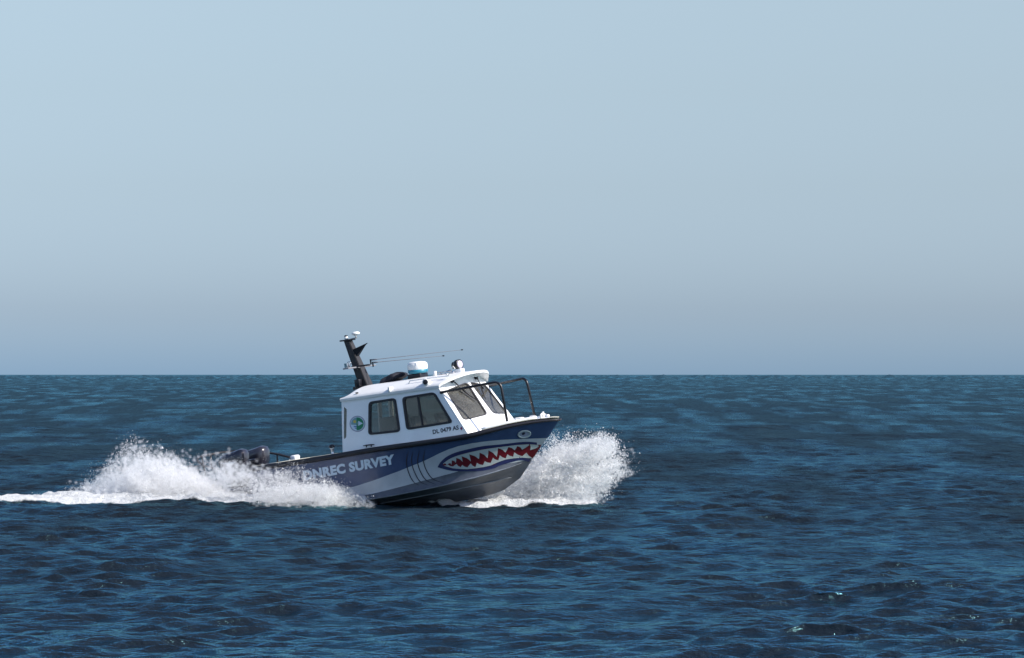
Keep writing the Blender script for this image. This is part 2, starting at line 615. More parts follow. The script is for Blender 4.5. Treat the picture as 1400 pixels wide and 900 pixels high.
def box(bm, c, sx, sy, sz, rot=None, taper=1.0):
    c = Vector(c)
    pts = []
    for z, k in ((-1, 1.0), (1, taper)):
        for x, y in ((-1, -1), (1, -1), (1, 1), (-1, 1)):
            p = Vector((x * sx / 2 * k, y * sy / 2 * k, z * sz / 2))
            if rot: p = rot @ p
            pts.append(c + p)
    hexa(bm, pts)


def box_obj(name, c, sx, sy, sz, mat, parent, rot=None, taper=1.0, bevel=0.0, seg=2):
    bm = bmesh.new()
    box(bm, c, sx, sy, sz, rot, taper)
    if bevel:
        bmesh.ops.bevel(bm, geom=bm.edges[:], offset=bevel, segments=seg, affect='EDGES', profile=0.5)
    return bm_obj(name, bm, mat, parent, bevel > 0)


def inset(poly, d):
    """inset a convex 2-D polygon by d"""
    n = len(poly)
    area = sum(poly[i][0] * poly[(i + 1) % n][1] - poly[(i + 1) % n][0] * poly[i][1] for i in range(n))
    sgn = 1 if area > 0 else -1
    lines = []
    for i in range(n):
        a, b = Vector(poly[i]), Vector(poly[(i + 1) % n])
        e = (b - a).normalized()
        nrm = Vector((-e.y, e.x)) * sgn
        lines.append((a + nrm * d, e))
    out = []
    for i in range(n):
        p, e = lines[i - 1]
        q, f = lines[i]
        den = e.x * f.y - e.y * f.x
        t = ((q.x - p.x) * f.y - (q.y - p.y) * f.x) / den
        out.append((p.x + e.x * t, p.y + e.y * t))
    return out


def rounded(poly, r, n=5):
    out = []
    m = len(poly)
    for i in range(m):
        p, a, b = Vector(poly[i]), Vector(poly[i - 1]), Vector(poly[(i + 1) % m])
        ra = min(r, (a - p).length * 0.45, (b - p).length * 0.45)
        s, e = p + (a - p).normalized() * ra, p + (b - p).normalized() * ra
        for k in range(n + 1):
            t = k / n
            q = s * (1 - t) ** 2 + p * 2 * t * (1 - t) + e * t * t
            out.append((q.x, q.y))
    return out


def panel(name, loops, mapper, thick, mat, parent, mirror=False):
    """a plate with holes: loops of 2-D points, mapper(p2) -> (point, inward normal)"""
    flat = [p for lp in loops for p in lp]
    tris = tessellate_polygon([[Vector((p[0], p[1], 0)) for p in lp] for lp in loops])
    top, bot = [], []
    for p in flat:
        q, n = mapper(p)
        top.append(q)
        bot.append(q + n * thick)
    n0 = len(flat)
    verts = top + bot
    faces = [tuple(t) for t in tris] + [tuple(i + n0 for i in t[::-1]) for t in tris]
    off = 0
    for lp in loops:
        k = len(lp)
        for i in range(k):
            a, b = off + i, off + (i + 1) % k
            faces.append((a, b, b + n0, a + n0))
        off += k
    if mirror:
        verts = [mir(v) for v in verts]
    bm = bmesh.new()
    bv = [bm.verts.new(v) for v in verts]
    for f in faces:
        try:
            bm.faces.new([bv[i] for i in f])
        except ValueError:
            pass
    return bm_obj(name, bm, mat, parent)


# ------------------------------------------------------------------ hull
NS = 72
def curve(nodes):
    return catmull([at(*n) for n in nodes], NS)

keel = curve([(378, 718, 0), (500, 704, 0), (580, 693, 0), (642, 683.3, 0), (673, 676, 0), (690, 669.5, 0)])
strake_low = curve([(357, 712, -0.72), (500, 692, -0.72), (580, 678, -0.72), (626, 669, -0.66), (673, 659, -0.42), (698, 653.5, -0.16), (711.5, 653.5, 0)])
chine = curve([(343, 706, -1.10), (500, 684, -1.12), (580, 669.6, -1.08), (642, 655.6, -0.90), (673, 647, -0.66), (700, 638.5, -0.36), (716, 633, -0.13), (725.5, 632, 0)])
sheer = curve([(340, 642, -1.20), (440, 627, -1.20), (512, 615, -1.20), (584, 605, -1.20), (640, 596.5, -1.13), (665, 590.5, -0.97), (694, 583.5, -0.73), (715, 579.5, -0.53), (735, 576.5, -0.34), (750, 575, -0.19), (760, 574.4, -0.085), (764.5, 574.5, 0)])
stem = catmull([at(690, 669.5, 0), at(700, 664.5, 0), at(711.5, 653.5, 0), at(725.5, 632, 0), at(739, 611, 0), at(749.5, 597.5, 0), at(764.5, 574.5, 0)], 61)


def between(A, B, f, sag, push):
    """longitudinal a fraction f from chine to sheer, ending on the stem; push > 0 moves it outboard"""
    out = []
    for i in range(NS):
        p = A[i].lerp(B[i], f)
        t = i / (NS - 1)
        p.y += sag * push * min(1.0, p.y / -0.5) * (0.35 + 0.65 * t) * 4 * f * (1 - f)
        out.append(p)
    # blend the last part on to the stem profile
    zt = A[-1].lerp(B[-1], f).z
    e = min(stem, key=lambda q: abs(q.z - zt))
    d = e - out[-1]
    for i in range(NS):
        t = i / (NS - 1)
        out[i] = out[i] + d * max(0.0, (t - 0.6) / 0.4) ** 2
    out[-1].y = 0
    return out


longs = [keel]
for f in (0.5,):
    longs.append([a.lerp(b, f) for a, b in zip(keel, strake_low)])
longs.append(strake_low)
longs.append([p + Vector((0, -0.035 * min(1, -p.y / 0.3), 0.006)) for p in strake_low])
longs.append([a.lerp(b, 0.5) + Vector((0, 0.012 * min(1, -a.y / 0.3), 0)) for a, b in zip(strake_low, chine)])
longs.append(chine)
longs.append([p + Vector((0, -0.05 * min(1, -p.y / 0.3), 0.008)) for p in chine])
for f in (0.12, 0.25, 0.38, 0.5, 0.62, 0.75, 0.88):
    longs.append(between(chine, sheer, f, 0.10, 1.0))
longs.append(sheer)

# the paint lines, as seen in the photograph; the plating is cut along them
blue_line = np.array([(250, 720), (345, 694), (420, 682), (470, 670), (512.6, 656.5), (545, 644.5), (580, 630.5), (600, 620.5), (612, 615), (626.7, 610.3), (645, 606.4), (665.5, 603.6), (685, 601.8), (704, 600.8), (738, 599.6), (752, 599.0), (800, 598)])
grey_line = np.array([(250, 712), (346, 700), (430, 690), (512.6, 674.5), (545, 666.5), (580, 657.2), (600, 652), (626.6, 644.8), (645, 640.5), (670, 637.5), (700, 633), (724, 629), (800, 626)])
base_rows, chain_rows = longs[:7], longs[6:]
chains = []
for i in range(NS):
    pts = [L[i] for L in chain_rows]
    m_ = len(pts) - 1
    def cpt(f, pts=pts, m_=m_):
        k = min(m_ - 1, int(f))
        return pts[k].lerp(pts[k + 1], f - k)
    def cut(line, lo):
        for f in np.linspace(0, m_, 300):
            x_, y_ = topx(cpt(f))
            if y_ - np.interp(x_, line[:, 0], line[:, 1]) <= 0:
                return min(m_ - 0.2, max(lo, f))
        return m_ - 0.2
    f1 = cut(grey_line, 0.1)
    f2 = cut(blue_line, f1 + 0.15)
    fr_ = list(np.linspace(0, f1, 4)) + list(np.linspace(f1, f2, 6))[1:] + list(np.linspace(f2, m_, 8))[1:]
    chains.append([cpt(f) for f in fr_])
longs = base_rows[:-1] + [[chains[i][k] for i in range(NS)] for k in range(len(chains[0]))]
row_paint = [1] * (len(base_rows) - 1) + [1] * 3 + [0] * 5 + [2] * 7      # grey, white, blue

hv, hf, hmat = [], [], []
nl = len(longs)
for s in (0, 1):
    for L in longs:
        for p in L:
            hv.append(p if s == 0 else mir(p))
def hid(s, l, i): return (s * nl + l) * NS + i
for s in (0, 1):
    for l in range(nl - 1):
        for i in range(NS - 1):
            q = (hid(s, l, i), hid(s, l, i + 1), hid(s, l + 1, i + 1), hid(s, l + 1, i))
            hf.append(q if s == 0 else q[::-1])
            hmat.append(row_paint[l])
# transom
tr_l = [hid(0, l, 0) for l in range(nl)]
tr_r = [hid(1, l, 0) for l in range(nl)]
for l in range(nl - 1):
    hf.append((tr_l[l], tr_l[l + 1], tr_r[l + 1], tr_r[l]))
    hmat.append(row_paint[l])
bm = bmesh.new()
bvs = [bm.verts.new(v) for v in hv]
for f, mi in zip(hf, hmat):
    try:
        bm.faces.new([bvs[i] for i in f]).material_index = mi
    except ValueError:
        pass
bmesh.ops.remove_doubles(bm, verts=bm.verts, dist=0.0005)
bmesh.ops.recalc_face_normals(bm, faces=bm.faces)
HULL = BVHTree.FromBMesh(bm)
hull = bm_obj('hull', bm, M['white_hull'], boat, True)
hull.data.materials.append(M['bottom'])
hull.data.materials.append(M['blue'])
hull.data.set_sharp_from_angle(angle=R(32))


def on_hull(px, py, lift):
    d = ray(px, py)
    loc, n, i, dist = HULL.ray_cast(CAML, d)
    if loc is None or loc.y > 0.02:
        # past the outline: the nearest point of the starboard side
        p = at(px, py, -0.02)
        loc, n, i, dist = HULL.find_nearest(p)
        if loc.y > -0.002:
            loc = Vector((loc.x, -0.002, loc.z))
            n = Vector((n.x, -abs(n.y), n.z))
    if n.dot(CAML - loc) < 0:
        n = -n
    return loc + n * lift


def conform(tri_pts, tris, step=4.0):
    """cut a flat triangle mesh along a grid so that it can follow a curved surface"""
    bm = bmesh.new()
    v = [bm.verts.new((p[0], p[1], 0)) for p in tri_pts]
    for t in tris:
        try:
            bm.faces.new([v[i] for i in t])
        except ValueError:
            pass
    xs = [p[0] for p in tri_pts]
    ys = [p[1] for p in tri_pts]
    x = math.floor(min(xs) / step) * step + step + 0.013
    while x < max(xs):
        bmesh.ops.bisect_plane(bm, geom=bm.verts[:] + bm.edges[:] + bm.faces[:], plane_co=(x, 0, 0), plane_no=(1, 0, 0), dist=1e-4)
        x += step
    y = math.floor(min(ys) / step) * step + step + 0.017
    while y < max(ys):
        bmesh.ops.bisect_plane(bm, geom=bm.verts[:] + bm.edges[:] + bm.faces[:], plane_co=(0, y, 0), plane_no=(0, 1, 0), dist=1e-4)
        y += step
    bmesh.ops.triangulate(bm, faces=bm.faces)
    return bm


def decal(name, loops, lift, mat, step=4.0, sides=(0, 1), parent=None, tri=None, proj=None):
    """a coat of paint: an outline in photo pixels laid on the hull, and its mirror image on the port side"""
    if tri is None:
        pts = [p for lp in loops for p in lp]
        tris = tessellate_polygon([[Vector((p[0], p[1], 0)) for p in lp] for lp in loops])
    else:
        pts, tris = tri
    res = []
    src = conform(pts, tris, step)
    for v in src.verts:
        v.co = (proj or on_hull)(v.co.x, v.co.y, lift)
    for s in sides:
        b2 = src.copy()
        if s:
            for v in b2.verts: v.co.y = -v.co.y
        res.append(bm_obj(name, b2, mat, parent or boat))
    src.free()
    return res


def smooth2(pts, n):
    return [(p.x, p.y) for p in catmull([Vector((a, b, 0)) for a, b in pts], n)]


# spray rails: light proud strips along the strake and the chine
for nm, L, r in (('spray_rail', chine, 0.02), ('spray_rail', strake_low, 0.017)):
    for s in (0, 1):
        pts = [Vector((p.x, p.y - 0.03 * min(1, -p.y / 0.3), p.z + 0.008)) for p in L[:-2]]
        if s: pts = [mir(p) for p in pts]
        tube_obj('spray_rail', pts, [r] * (len(pts) - 6) + list(np.linspace(r, r * 0.3, 6)), M['strake'], boat, 6)

# shark mouth
out_up = [(598.2, 639), (601.7, 632.8), (610, 625), (621, 619.5), (636.7, 615), (660, 610), (683, 607.8), (706.7, 605), (722, 604), (734, 605)]
in_up = [(606, 635.5), (609.4, 631), (615.7, 627.3), (625, 623.4), (636.7, 620), (660, 614.8), (683, 611.6), (706.7, 608.7), (722, 607.5), (734, 608.7)]
out_lo = [(598.2, 639), (613, 643), (625, 644.4), (644, 644.4), (660, 643.7), (675.5, 640.5), (683, 636.7), (699, 632), (713, 629.2), (723, 631.8)]
in_lo = [(606, 635.5), (608, 637), (617, 639.8), (629, 641), (640.5, 641.3), (652, 639.8), (660, 638.6), (675.5, 635), (683, 630.4), (691, 628), (710.5, 625.2), (719, 625.2), (727.2, 626.5)]
decal('mouth_outline', [smooth2(out_up, 40) + smooth2(in_up, 40)[::-1]], 0.004, M['navy'])
decal('mouth_outline', [smooth2(out_lo, 40) + smooth2(in_lo, 40)[::-1]], 0.0045, M['navy'])


def c5(x, y): return (590 + x / 12.86, 590 + y / 12.86)
def c6(x, y): return (660 + x / 12.86, 590 + y / 12.86)
iu, il = np.array(in_up + [(741, 608.5)]), np.array(in_lo + [(731, 624), (738, 613), (741, 610)])
def up_y(x): return float(np.interp(x, iu[:, 0], iu[:, 1]))
def lo_y(x): return float(np.interp(x, il[:, 0], il[:, 1]))
xs_ = np.linspace(605.5, 739.5, 110)
pts_ = [(x, up_y(x) - 0.5) for x in xs_] + [(x, lo_y(x) + 0.5) for x in xs_]
n_ = len(xs_)
decal('mouth_interior', None, 0.006, M['red'], 4.0, tri=(pts_, [(i, i + 1, n_ + i + 1) for i in range(n_ - 1)] + [(i, n_ + i + 1, n_ + i) for i in range(n_ - 1)]))
# teeth: each one a painted triangle with a hooked edge, hanging from the upper lip or standing on the lower
upk = [c5(208, 560), c5(308, 556), c5(358, 507), c5(437, 464), c5(530, 434), c5(662, 400), c5(845, 370), c5(1000, 330), c5(1168, 290), c6(450, 272), c6(608, 256), c6(812, 240)]
utp = [c5(270, 590), c5(350, 588), c5(428, 552), c5(548, 534), c5(694, 526), c5(835, 484), c5(985, 470), c5(1146, 447), c6(398, 370), c6(555, 330), c6(692, 320)]
for k in range(len(utp)):
    a, b, t = Vector(upk[k]), Vector(upk[k + 1]), Vector(utp[k])
    tr_ = b.lerp(t, 0.5) + Vector((0.2, 0.3))
    tl_ = a.lerp(t, 0.5) + Vector((0.9, -0.9))
    decal('tooth', [[(a.x, up_y(a.x) - 0.3), (b.x, up_y(b.x) - 0.3), tuple(b), tuple(tr_), tuple(t), tuple(tl_), tuple(a)]], 0.008, M['tooth'])
decal('tooth', [[(724.5, up_y(724.5) - 0.2), (735.5, 608.3), c6(985, 262), c6(930, 296), c6(832, 326), c6(842, 270)]], 0.008, M['tooth'])
lvl = [c5(225, 600), c5(380, 614), c5(516, 627), c5(632, 631), c5(772, 627), c5(905, 592), c5(1040, 552), c6(272, 508), c6(402, 472), c6(535, 442), c6(692, 434), c6(868, 464)]
ltp = [c5(300, 588), c5(440, 570), c5(542, 586), c5(690, 560), c5(800, 550), c5(936, 522), c6(180, 460), c6(300, 418), c6(432, 400), c6(553, 366), c6(765, 370)]
for k in range(len(ltp)):
    a, b, t = Vector(lvl[k]), Vector(lvl[k + 1]), Vector(ltp[k])
    tr_ = b.lerp(t, 0.5) + Vector((-0.7, 0.6))
    decal('tooth', [[(a.x, lo_y(a.x) + 0.3), tuple(a), tuple(t), tuple(tr_), tuple(b), (b.x, lo_y(b.x) + 0.3)]], 0.008, M['tooth'])
# gills
for g in ([(558.8, 617.5), (556.2, 626), (556, 635), (559.5, 648), (566, 659.4), (574, 664)],
          [(565, 617), (563, 626), (563.2, 634), (567.5, 647), (574.7, 658.7), (586, 664)],
          [(574, 616), (571.6, 625), (571.2, 633.4), (575.5, 646), (582.7, 656.5), (597, 663)],
          [(581.5, 614), (579.4, 623), (579, 630.5), (583.5, 644), (592, 655), (608, 661)]):
    s = smooth2(g, 22)
    lft, rgt = [], []
    for i, p in enumerate(s):
        a, b = Vector(s[max(0, i - 1)]), Vector(s[min(21, i + 1)])
        e = (b - a).normalized()
        w = 0.62 * min(1, (i + 1) / 4, (22 - i) / 6)
        lft.append((p[0] - e.y * w, p[1] + e.x * w))
        rgt.append((p[0] + e.y * w, p[1] - e.x * w))
    decal('gill_line', [lft + rgt[::-1]], 0.006, M['ink'])


def text_mesh(body, bold=0.02, spacing=1.0):
    cu = bpy.data.curves.new('text', 'FONT')
    cu.body = body
    cu.size = 1.0
    cu.offset = bold
    cu.resolution_u = 3
    cu.space_character = spacing
    ob = bpy.data.objects.new('text', cu)
    col.objects.link(ob)
    bpy.context.view_layer.update()
    me = bpy.data.meshes.new_from_object(ob.evaluated_get(bpy.context.evaluated_depsgraph_get()))
    v = [(p.co.x, p.co.y) for p in me.vertices]
    f = []
    for p in me.polygons:
        f.append(tuple(p.vertices))
    bpy.data.objects.remove(ob)
    bpy.data.curves.remove(cu)
    bpy.data.meshes.remove(me)
    return v, f


def place_text(body, p_start, p_end, cap_px, lean, bold, spacing=1.0, flip=False):
    """text set along a line in photo pixels; flip reads it for the other side of the boat"""
    v, f = text_mesh(body, bold, spacing)
    x0, x1 = min(p[0] for p in v), max(p[0] for p in v)
    y0, y1 = min(p[1] for p in v), max(p[1] for p in v)
    a, b = Vector(p_start), Vector(p_end)
    out = []
    for x, y in v:
        s = (x - x0) / (x1 - x0)
        if flip: s = 1 - s
        h = (y - y0) / (y1 - y0)
        q = a.lerp(b, s) + Vector((lean * h, -cap_px * h))
        out.append((q.x, q.y))
    return out, f


for side in (0, 1):
    decal('hull_lettering', None, 0.006, M['letter'], 3.0, sides=(side,), tri=place_text('DNREC SURVEY', (416, 657.5), (540.5, 634.5), 13.6, -1.9, 0.055, 1.06, flip=bool(side)))

# shark eye: an oval ring on the bow
for s in (0, 1):
    def oval(rx, ry, n=28, cx=716.8, cy=593.3, t=-0.13):
        return [(cx + rx * math.cos(k * 2 * math.pi / n) * math.cos(t) - ry * math.sin(k * 2 * math.pi / n) * math.sin(t),
                 cy + rx * math.cos(k * 2 * math.pi / n) * math.sin(t) + ry * math.sin(k * 2 * math.pi / n) * math.cos(t)) for k in range(n)]
    eye = decal('eye_plate', [oval(8.6, 4.8)], 0.012, M['tooth'], 3, sides=(s,))[0]
    decal('eye_disc', [oval(6.4, 3.2)], 0.016, M['emblem_ring'], 3, sides=(s,), parent=eye)
    decal('pupil', [oval(2.6, 1.6, 14, 715.5, 592.4, -0.5)], 0.02, M['ink'], 3, sides=(s,), parent=eye)
    bm = bmesh.new()
    pts = [on_hull(x, y, 0.018) for x, y in oval(8.4, 4.6)]
    if s: pts = [mir(p) for p in pts]
    tube(bm, pts + [pts[0]], 0.018, 6, caps=False)
    bm_obj('eye_ring', bm, M['tooth'], eye, True)

# rub rail round the sheer
for s in (0, 1):
    bm = bmesh.new()
    rings = []
    for i, p in enumerate(sheer):
        a, b = sheer[max(0, i - 1)], sheer[min(NS - 1, i + 1)]
        t = (b - a).normalized()
        outw = Vector((t.y, -t.x, 0)).normalized()
        if i == NS - 1: outw = Vector((1, 0, 0))
        h = np.interp(i / (NS - 1), [0, 0.75, 0.93, 1], [0.058, 0.058, 0.032, 0.024])
        prof = [(0.0, h * 1.0), (0.035, h * 0.85), (0.05, h * 0.3), (0.05, -h * 0.4), (0.03, -h), (-0.03, -h * 1.05), (-0.05, h)]
        ring = []
        for o_, z_ in prof:
            q = p + outw * o_ + Vector((0, 0, z_))
            if q.y > 0 and i > NS - 6: q.y = 0
            ring.append(bm.verts.new(q if s == 0 else mir(q)))
        rings.append(ring)
    for a, b in zip(rings, rings[1:]):
        for k in range(len(a)):
            bm.faces.new((a[k], a[(k + 1) % len(a)], b[(k + 1) % len(a)], b[k]))
    bm.faces.new(rings[0][::-1])
    bm.faces.new(rings[-1])
    bm_obj('rub_rail', bm, M['black'], boat, True)

# ------------------------------------------------------------------ decks
CB = 1.09                                   # half width of the cabin at the gunwale
z_g = at(540, 608, -1.15).z
side_n = Vector((0, 1, -0.075)).normalized()     # inward normal of the starboard cabin side
side_p = Vector((0, -CB, z_g))
def side_at(px, py): return on_plane(px, py, side_p, side_n)
CAB_AFT = side_at(468, 613).x
CAB_FWD = side_at(639, 590).x
deck_top = [p + Vector((0, 0, 0.045)) for p in sheer]
# side decks with cap, full foredeck
for s in (0, 1):
    vs, fs = [], []
    for i, p in enumerate(deck_top):
        inner = min(0.0, max(p.y + 0.16, -CB + 0.02 if CAB_AFT < p.x < CAB_FWD else p.y + 0.16))
        q = Vector((p.x, inner, p.z + 0.012))
        w = Vector((p.x, p.y - 0.012 * min(1, -p.y / 0.2), p.z + 0.016))
        for k in (w, q, Vector((q.x, q.y, q.z - 0.07))):
            vs.append(k if s == 0 else mir(k))
    for i in range(NS - 1):
        for k in range(2):
            fs.append((i * 3 + k, i * 3 + 3 + k, i * 3 + 4 + k, i * 3 + 1 + k))
    o = mesh_obj('gunwale_cap', vs, fs, M['cream'], boat)
vs, fs = [], []
fd = [p for p in deck_top if p.x > CAB_FWD - 0.45]
for p in fd:
    y0 = min(0.0, p.y + 0.10)
    for k in range(9):
        f = k / 8
        y = y0 + (-2 * y0) * f
        vs.append(Vector((p.x, y, p.z - 0.01 + 0.09 * (1 - (2 * f - 1) ** 2) * min(1, -y0 / 0.6))))
for i in range(len(fd) - 1):
    for k in range(8):
        fs.append((i * 9 + k, i * 9 + 9 + k, i * 9 + 10 + k, i * 9 + 1 + k))
mesh_obj('foredeck', vs, fs, M['white'], boat, True)
# toe rail moulding at the bow, white
for s in (0, 1):
    pts = [p + Vector((0, 0.13, 0.045)) for p in deck_top if CAB_FWD + 0.25 < p.x and p.y < -0.33]
    if s: pts = [mir(p) for p in pts]
    tube_obj('toe_rail', pts, 0.035, M['white'], boat, 8)
# cockpit liner and sole
SOLE = z_g - 0.75
ck = [p for p in deck_top if p.x < CAB_FWD - 0.2]
vs, fs = [], []
for p in ck:
    yi = p.y + 0.16
    hw_ = HULL.ray_cast(Vector((p.x, 0, SOLE - 0.05)), Vector((0, -1, 0)))[0]
    ys_ = min(-0.05, max(yi + 0.03, (hw_.y if hw_ else yi) + 0.08))
    for y, z in ((yi, p.z - 0.055), (ys_, SOLE + 0.06), (ys_ + 0.05, SOLE), (-ys_ - 0.05, SOLE), (-ys_, SOLE + 0.06), (-yi, p.z - 0.055)):
        vs.append(Vector((p.x, y, z)))
for i in range(len(ck) - 1):
    for k in range(5):
        fs.append((i * 6 + k, i * 6 + 6 + k, i * 6 + 7 + k, i * 6 + 1 + k))
mesh_obj('cockpit_liner', vs, fs, M['sole'], boat)
p0 = deck_top[0]
box_obj('transom_cap', (p0.x + 0.1, 0, p0.z - 0.01), 0.24, -2 * p0.y - 0.34, 0.06, M['cream'], boat, bevel=0.015)

# ------------------------------------------------------------------ cabin
W1 = [(504.2, 549.5), (541.3, 544.0), (547.8, 590.6), (503.8, 595.2)]
W2 = [(549.8, 543.2), (594.2, 536.0), (619.8, 578.2), (556.0, 588.4)]
aft_slot = [(470.2, 556), (474.2, 560), (473.4, 598), (469.9, 601)]
outer = [(466.8, 545.5), (532.4, 535.3), (597.3, 526.5), (600.5, 534), (640.0, 591.2), (640.5, 594.5), (560, 605.5), (468.5, 618.5)]
def side_map(p):
    return side_at(*p), side_n
loops = [outer, rounded(inset(W1, 1.4), 5.0), rounded(inset(W2, 1.4), 5.0), rounded(aft_slot, 1.5, 3)]
for s in (0, 1):
    panel('cabin_side', loops, side_map, 0.045, M['white'], boat, mirror=bool(s))


def flat_panel(name, loops, lift, thick, mat, parent, mirror, fn=side_at, nrm=side_n):
    return panel(name, loops, lambda p: (fn(*p) - nrm * lift, nrm), thick, mat, parent, mirror)


for s in (0, 1):
    for W, div in ((W1, None), (W2, ((570.7, 540.5), (578.2, 584.5)))):
        w = flat_panel('side_window', [rounded(W, 5.5), rounded(inset(W, 3.0), 4.0)], 0.016, 0.05, M['black'], boat, bool(s))
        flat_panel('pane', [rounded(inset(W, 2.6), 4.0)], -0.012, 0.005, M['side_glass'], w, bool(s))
        if div:
            (ax, ay), (bx, by) = div
            flat_panel('divider', [[(ax - 1.1, ay), (ax + 1.1, ay), (bx + 1.1, by), (bx - 1.1, by)]], 0.008, 0.03, M['black'], w, bool(s))
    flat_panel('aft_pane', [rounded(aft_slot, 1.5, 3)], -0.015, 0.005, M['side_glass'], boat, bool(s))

# windscreen: two raked flat halves meeting in a shallow vee
S_b, S_t = side_at(639.5, 591.5), side_at(598.2, 528.0)
C_b = at(682, 580.0, 0)
wn_ = (C_b - S_b).cross(S_t - S_b).normalized()
if wn_.x > 0: wn_ = -wn_                      # inward (aft) normal
def screen_at(px, py): return on_plane(px, py, S_b, wn_)
# top of the centre post: the screen plane on the centreline
def screen_center(py):
    lo, hi = 600.0, 700.0
    for _ in range(40):
        m_ = (lo + hi) / 2
        if screen_at(m_, py).y < 0: lo = m_
        else: hi = m_
    return (lo, py)
ctop, cbot = screen_center(515.0), screen_center(583.5)
P1 = [(609.0, 534.0), (639.0, 522.5), (667.3, 567.0), (634.0, 575.2)]
s_outer = [(598.2, 528.0), ctop, cbot, (639.5, 593.0)]
for s in (0, 1):
    panel('windscreen_frame', [s_outer, rounded(inset(P1, 0.6), 5)], lambda p: (screen_at(*p), wn_), 0.045, M['white'], boat, mirror=bool(s))
    w = flat_panel('windscreen', [rounded(P1, 5.5), rounded(inset(P1, 1.5), 4.5)], 0.008, 0.03, M['black'], boat, bool(s), screen_at, wn_)
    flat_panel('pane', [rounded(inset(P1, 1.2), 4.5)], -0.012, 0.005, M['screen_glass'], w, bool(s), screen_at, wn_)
    # wiper
    piv = screen_at(617.5, 522.5) - wn_ * 0.05
    mid = screen_at(633.5, 537.5) - wn_ * 0.05
    b0, b1 = screen_at(629.5, 533.0) - wn_ * 0.035, screen_at(650.5, 548.5) - wn_ * 0.03
    arm = screen_at(620.0, 524) - wn_ * 0.05
    P = [piv, mid, b0, b1, arm]
    if s: P = [mir(p) for p in P]
    wp = tube_obj('wiper', [P[0], P[1]], 0.012, M['black_gloss'], boat, 6)
    tube_obj('parallel_arm', [P[4], P[1] + Vector((0.02, 0, 0.01))], 0.008, M['black_gloss'], wp, 6)
    tube_obj('blade', [P[2], P[2].lerp(P[3], 0.5), P[3]], [0.012, 0.022, 0.008], M['black'], wp, 6)
    mot = piv if s == 0 else mir(piv)
    bm = bmesh.new(); box(bm, mot + wn_ * 0.02, 0.07, 0.07, 0.06); bm_obj('motor_cover', bm, M['black_gloss'], wp)

# aft bulkhead with doorway
AFT_T = side_at(466.8, 545.5); AFT_B = side_at(468.5, 618.5)
def aft_map(p):
    y, h = p
    q = AFT_B.lerp(AFT_T, h)
    return Vector((q.x + 0.02, y, q.z)), Vector((1, 0, 0))
yb, yt = -AFT_B.y - 0.045, -AFT_T.y - 0.045
panel('aft_bulkhead', [[(-yb, 0), (yb, 0), (yt, 0.995), (-yt, 0.995)], [(-0.3, 0.02), (0.42, 0.02), (0.42, 0.9), (-0.3, 0.9)],
                       [(0.55, 0.4), (0.9, 0.4), (0.88, 0.85), (0.55, 0.85)], [(-0.9, 0.4), (-0.42, 0.4), (-0.42, 0.85), (-0.88, 0.85)]], aft_map, 0.04, M['white'], boat)

# roof: cambered, rolled down at the sides, with a visor over the windscreen
RE_A, RE_F = at(465.5, 546.0, -1.05), at(599, 527.0, -1.03)
NX, NY = 40, 29
def roof_pt(u, v, under=0.0):
    y = -1.055 + 2.11 * v
    bulge = 0.44 * (1 - abs(y / 1.055) ** 2.2)
    xa, xf = RE_A.x - 0.02, RE_F.x + 0.03 + bulge
    x = xa + (xf - xa) * u
    s = (x - RE_A.x) / (RE_F.x - RE_A.x)
    z = RE_A.z + (RE_F.z - RE_A.z) * s
    f = 1 - abs(y / 1.055)
    cam_ = 0.21 * (1 - (1 - min(1, f / 1.0)) ** 2.6)
    edge = 0.03 * min(1, f / 0.03)
    # rolled down at the aft end, a little lift at the visor
    roll = -0.16 * max(0.0, 1 - (x - xa) / 0.30) ** 2 * min(1.0, f * 5)
    lift = 0.05 * max(0.0, s - 0.92) / 0.2
    z += cam_ + edge + roll - under - lift * 0.4
    return Vector((x, y * (1 - under * 0.15), z))
vs, fs = [], []
us = np.concatenate([np.linspace(0, 0.2, 10, endpoint=False), np.linspace(0.2, 0.85, 18, endpoint=False), np.linspace(0.85, 1, 12)])
for un in (0.0, 0.055):
    for u in us:
        for j in range(NY):
            f = j / (NY - 1)
            v = 0.5 - 0.5 * math.cos(f * math.pi)
            vs.append(roof_pt(u, v, un))
n1 = NX * NY
for a in range(NX - 1):
    for b in range(NY - 1):
        i = a * NY + b
        fs.append((i, i + NY, i + NY + 1, i + 1))
        fs.append((n1 + i, n1 + i + 1, n1 + i + NY + 1, n1 + i + NY))
for a in range(NX - 1):
    for b in (0, NY - 1):
        i, j = a * NY + b, (a + 1) * NY + b
        fs.append((i, n1 + i, n1 + j, j) if b else (i, j, n1 + j, n1 + i))
for b in range(NY - 1):
    for a in (0, NX - 1):
        i, j = a * NY + b, a * NY + b + 1
        fs.append((i, j, n1 + j, n1 + i) if a else (i, n1 + i, n1 + j, j))
bm = bmesh.new()
bvs = [bm.verts.new(v) for v in vs]
for f in fs: bm.faces.new([bvs[i] for i in f])
bmesh.ops.recalc_face_normals(bm, faces=bm.faces)
ROOF = BVHTree.FromBMesh(bm)
roof = bm_obj('roof', bm, M['roof'], boat, True)
roof.data.set_sharp_from_angle(angle=R(40))


def on_roof(x, y):
    loc, n, i, d = ROOF.ray_cast(Vector((x, y, 6)), Vector((0, 0, -1)))
    return loc if loc else Vector((x, y, 3))


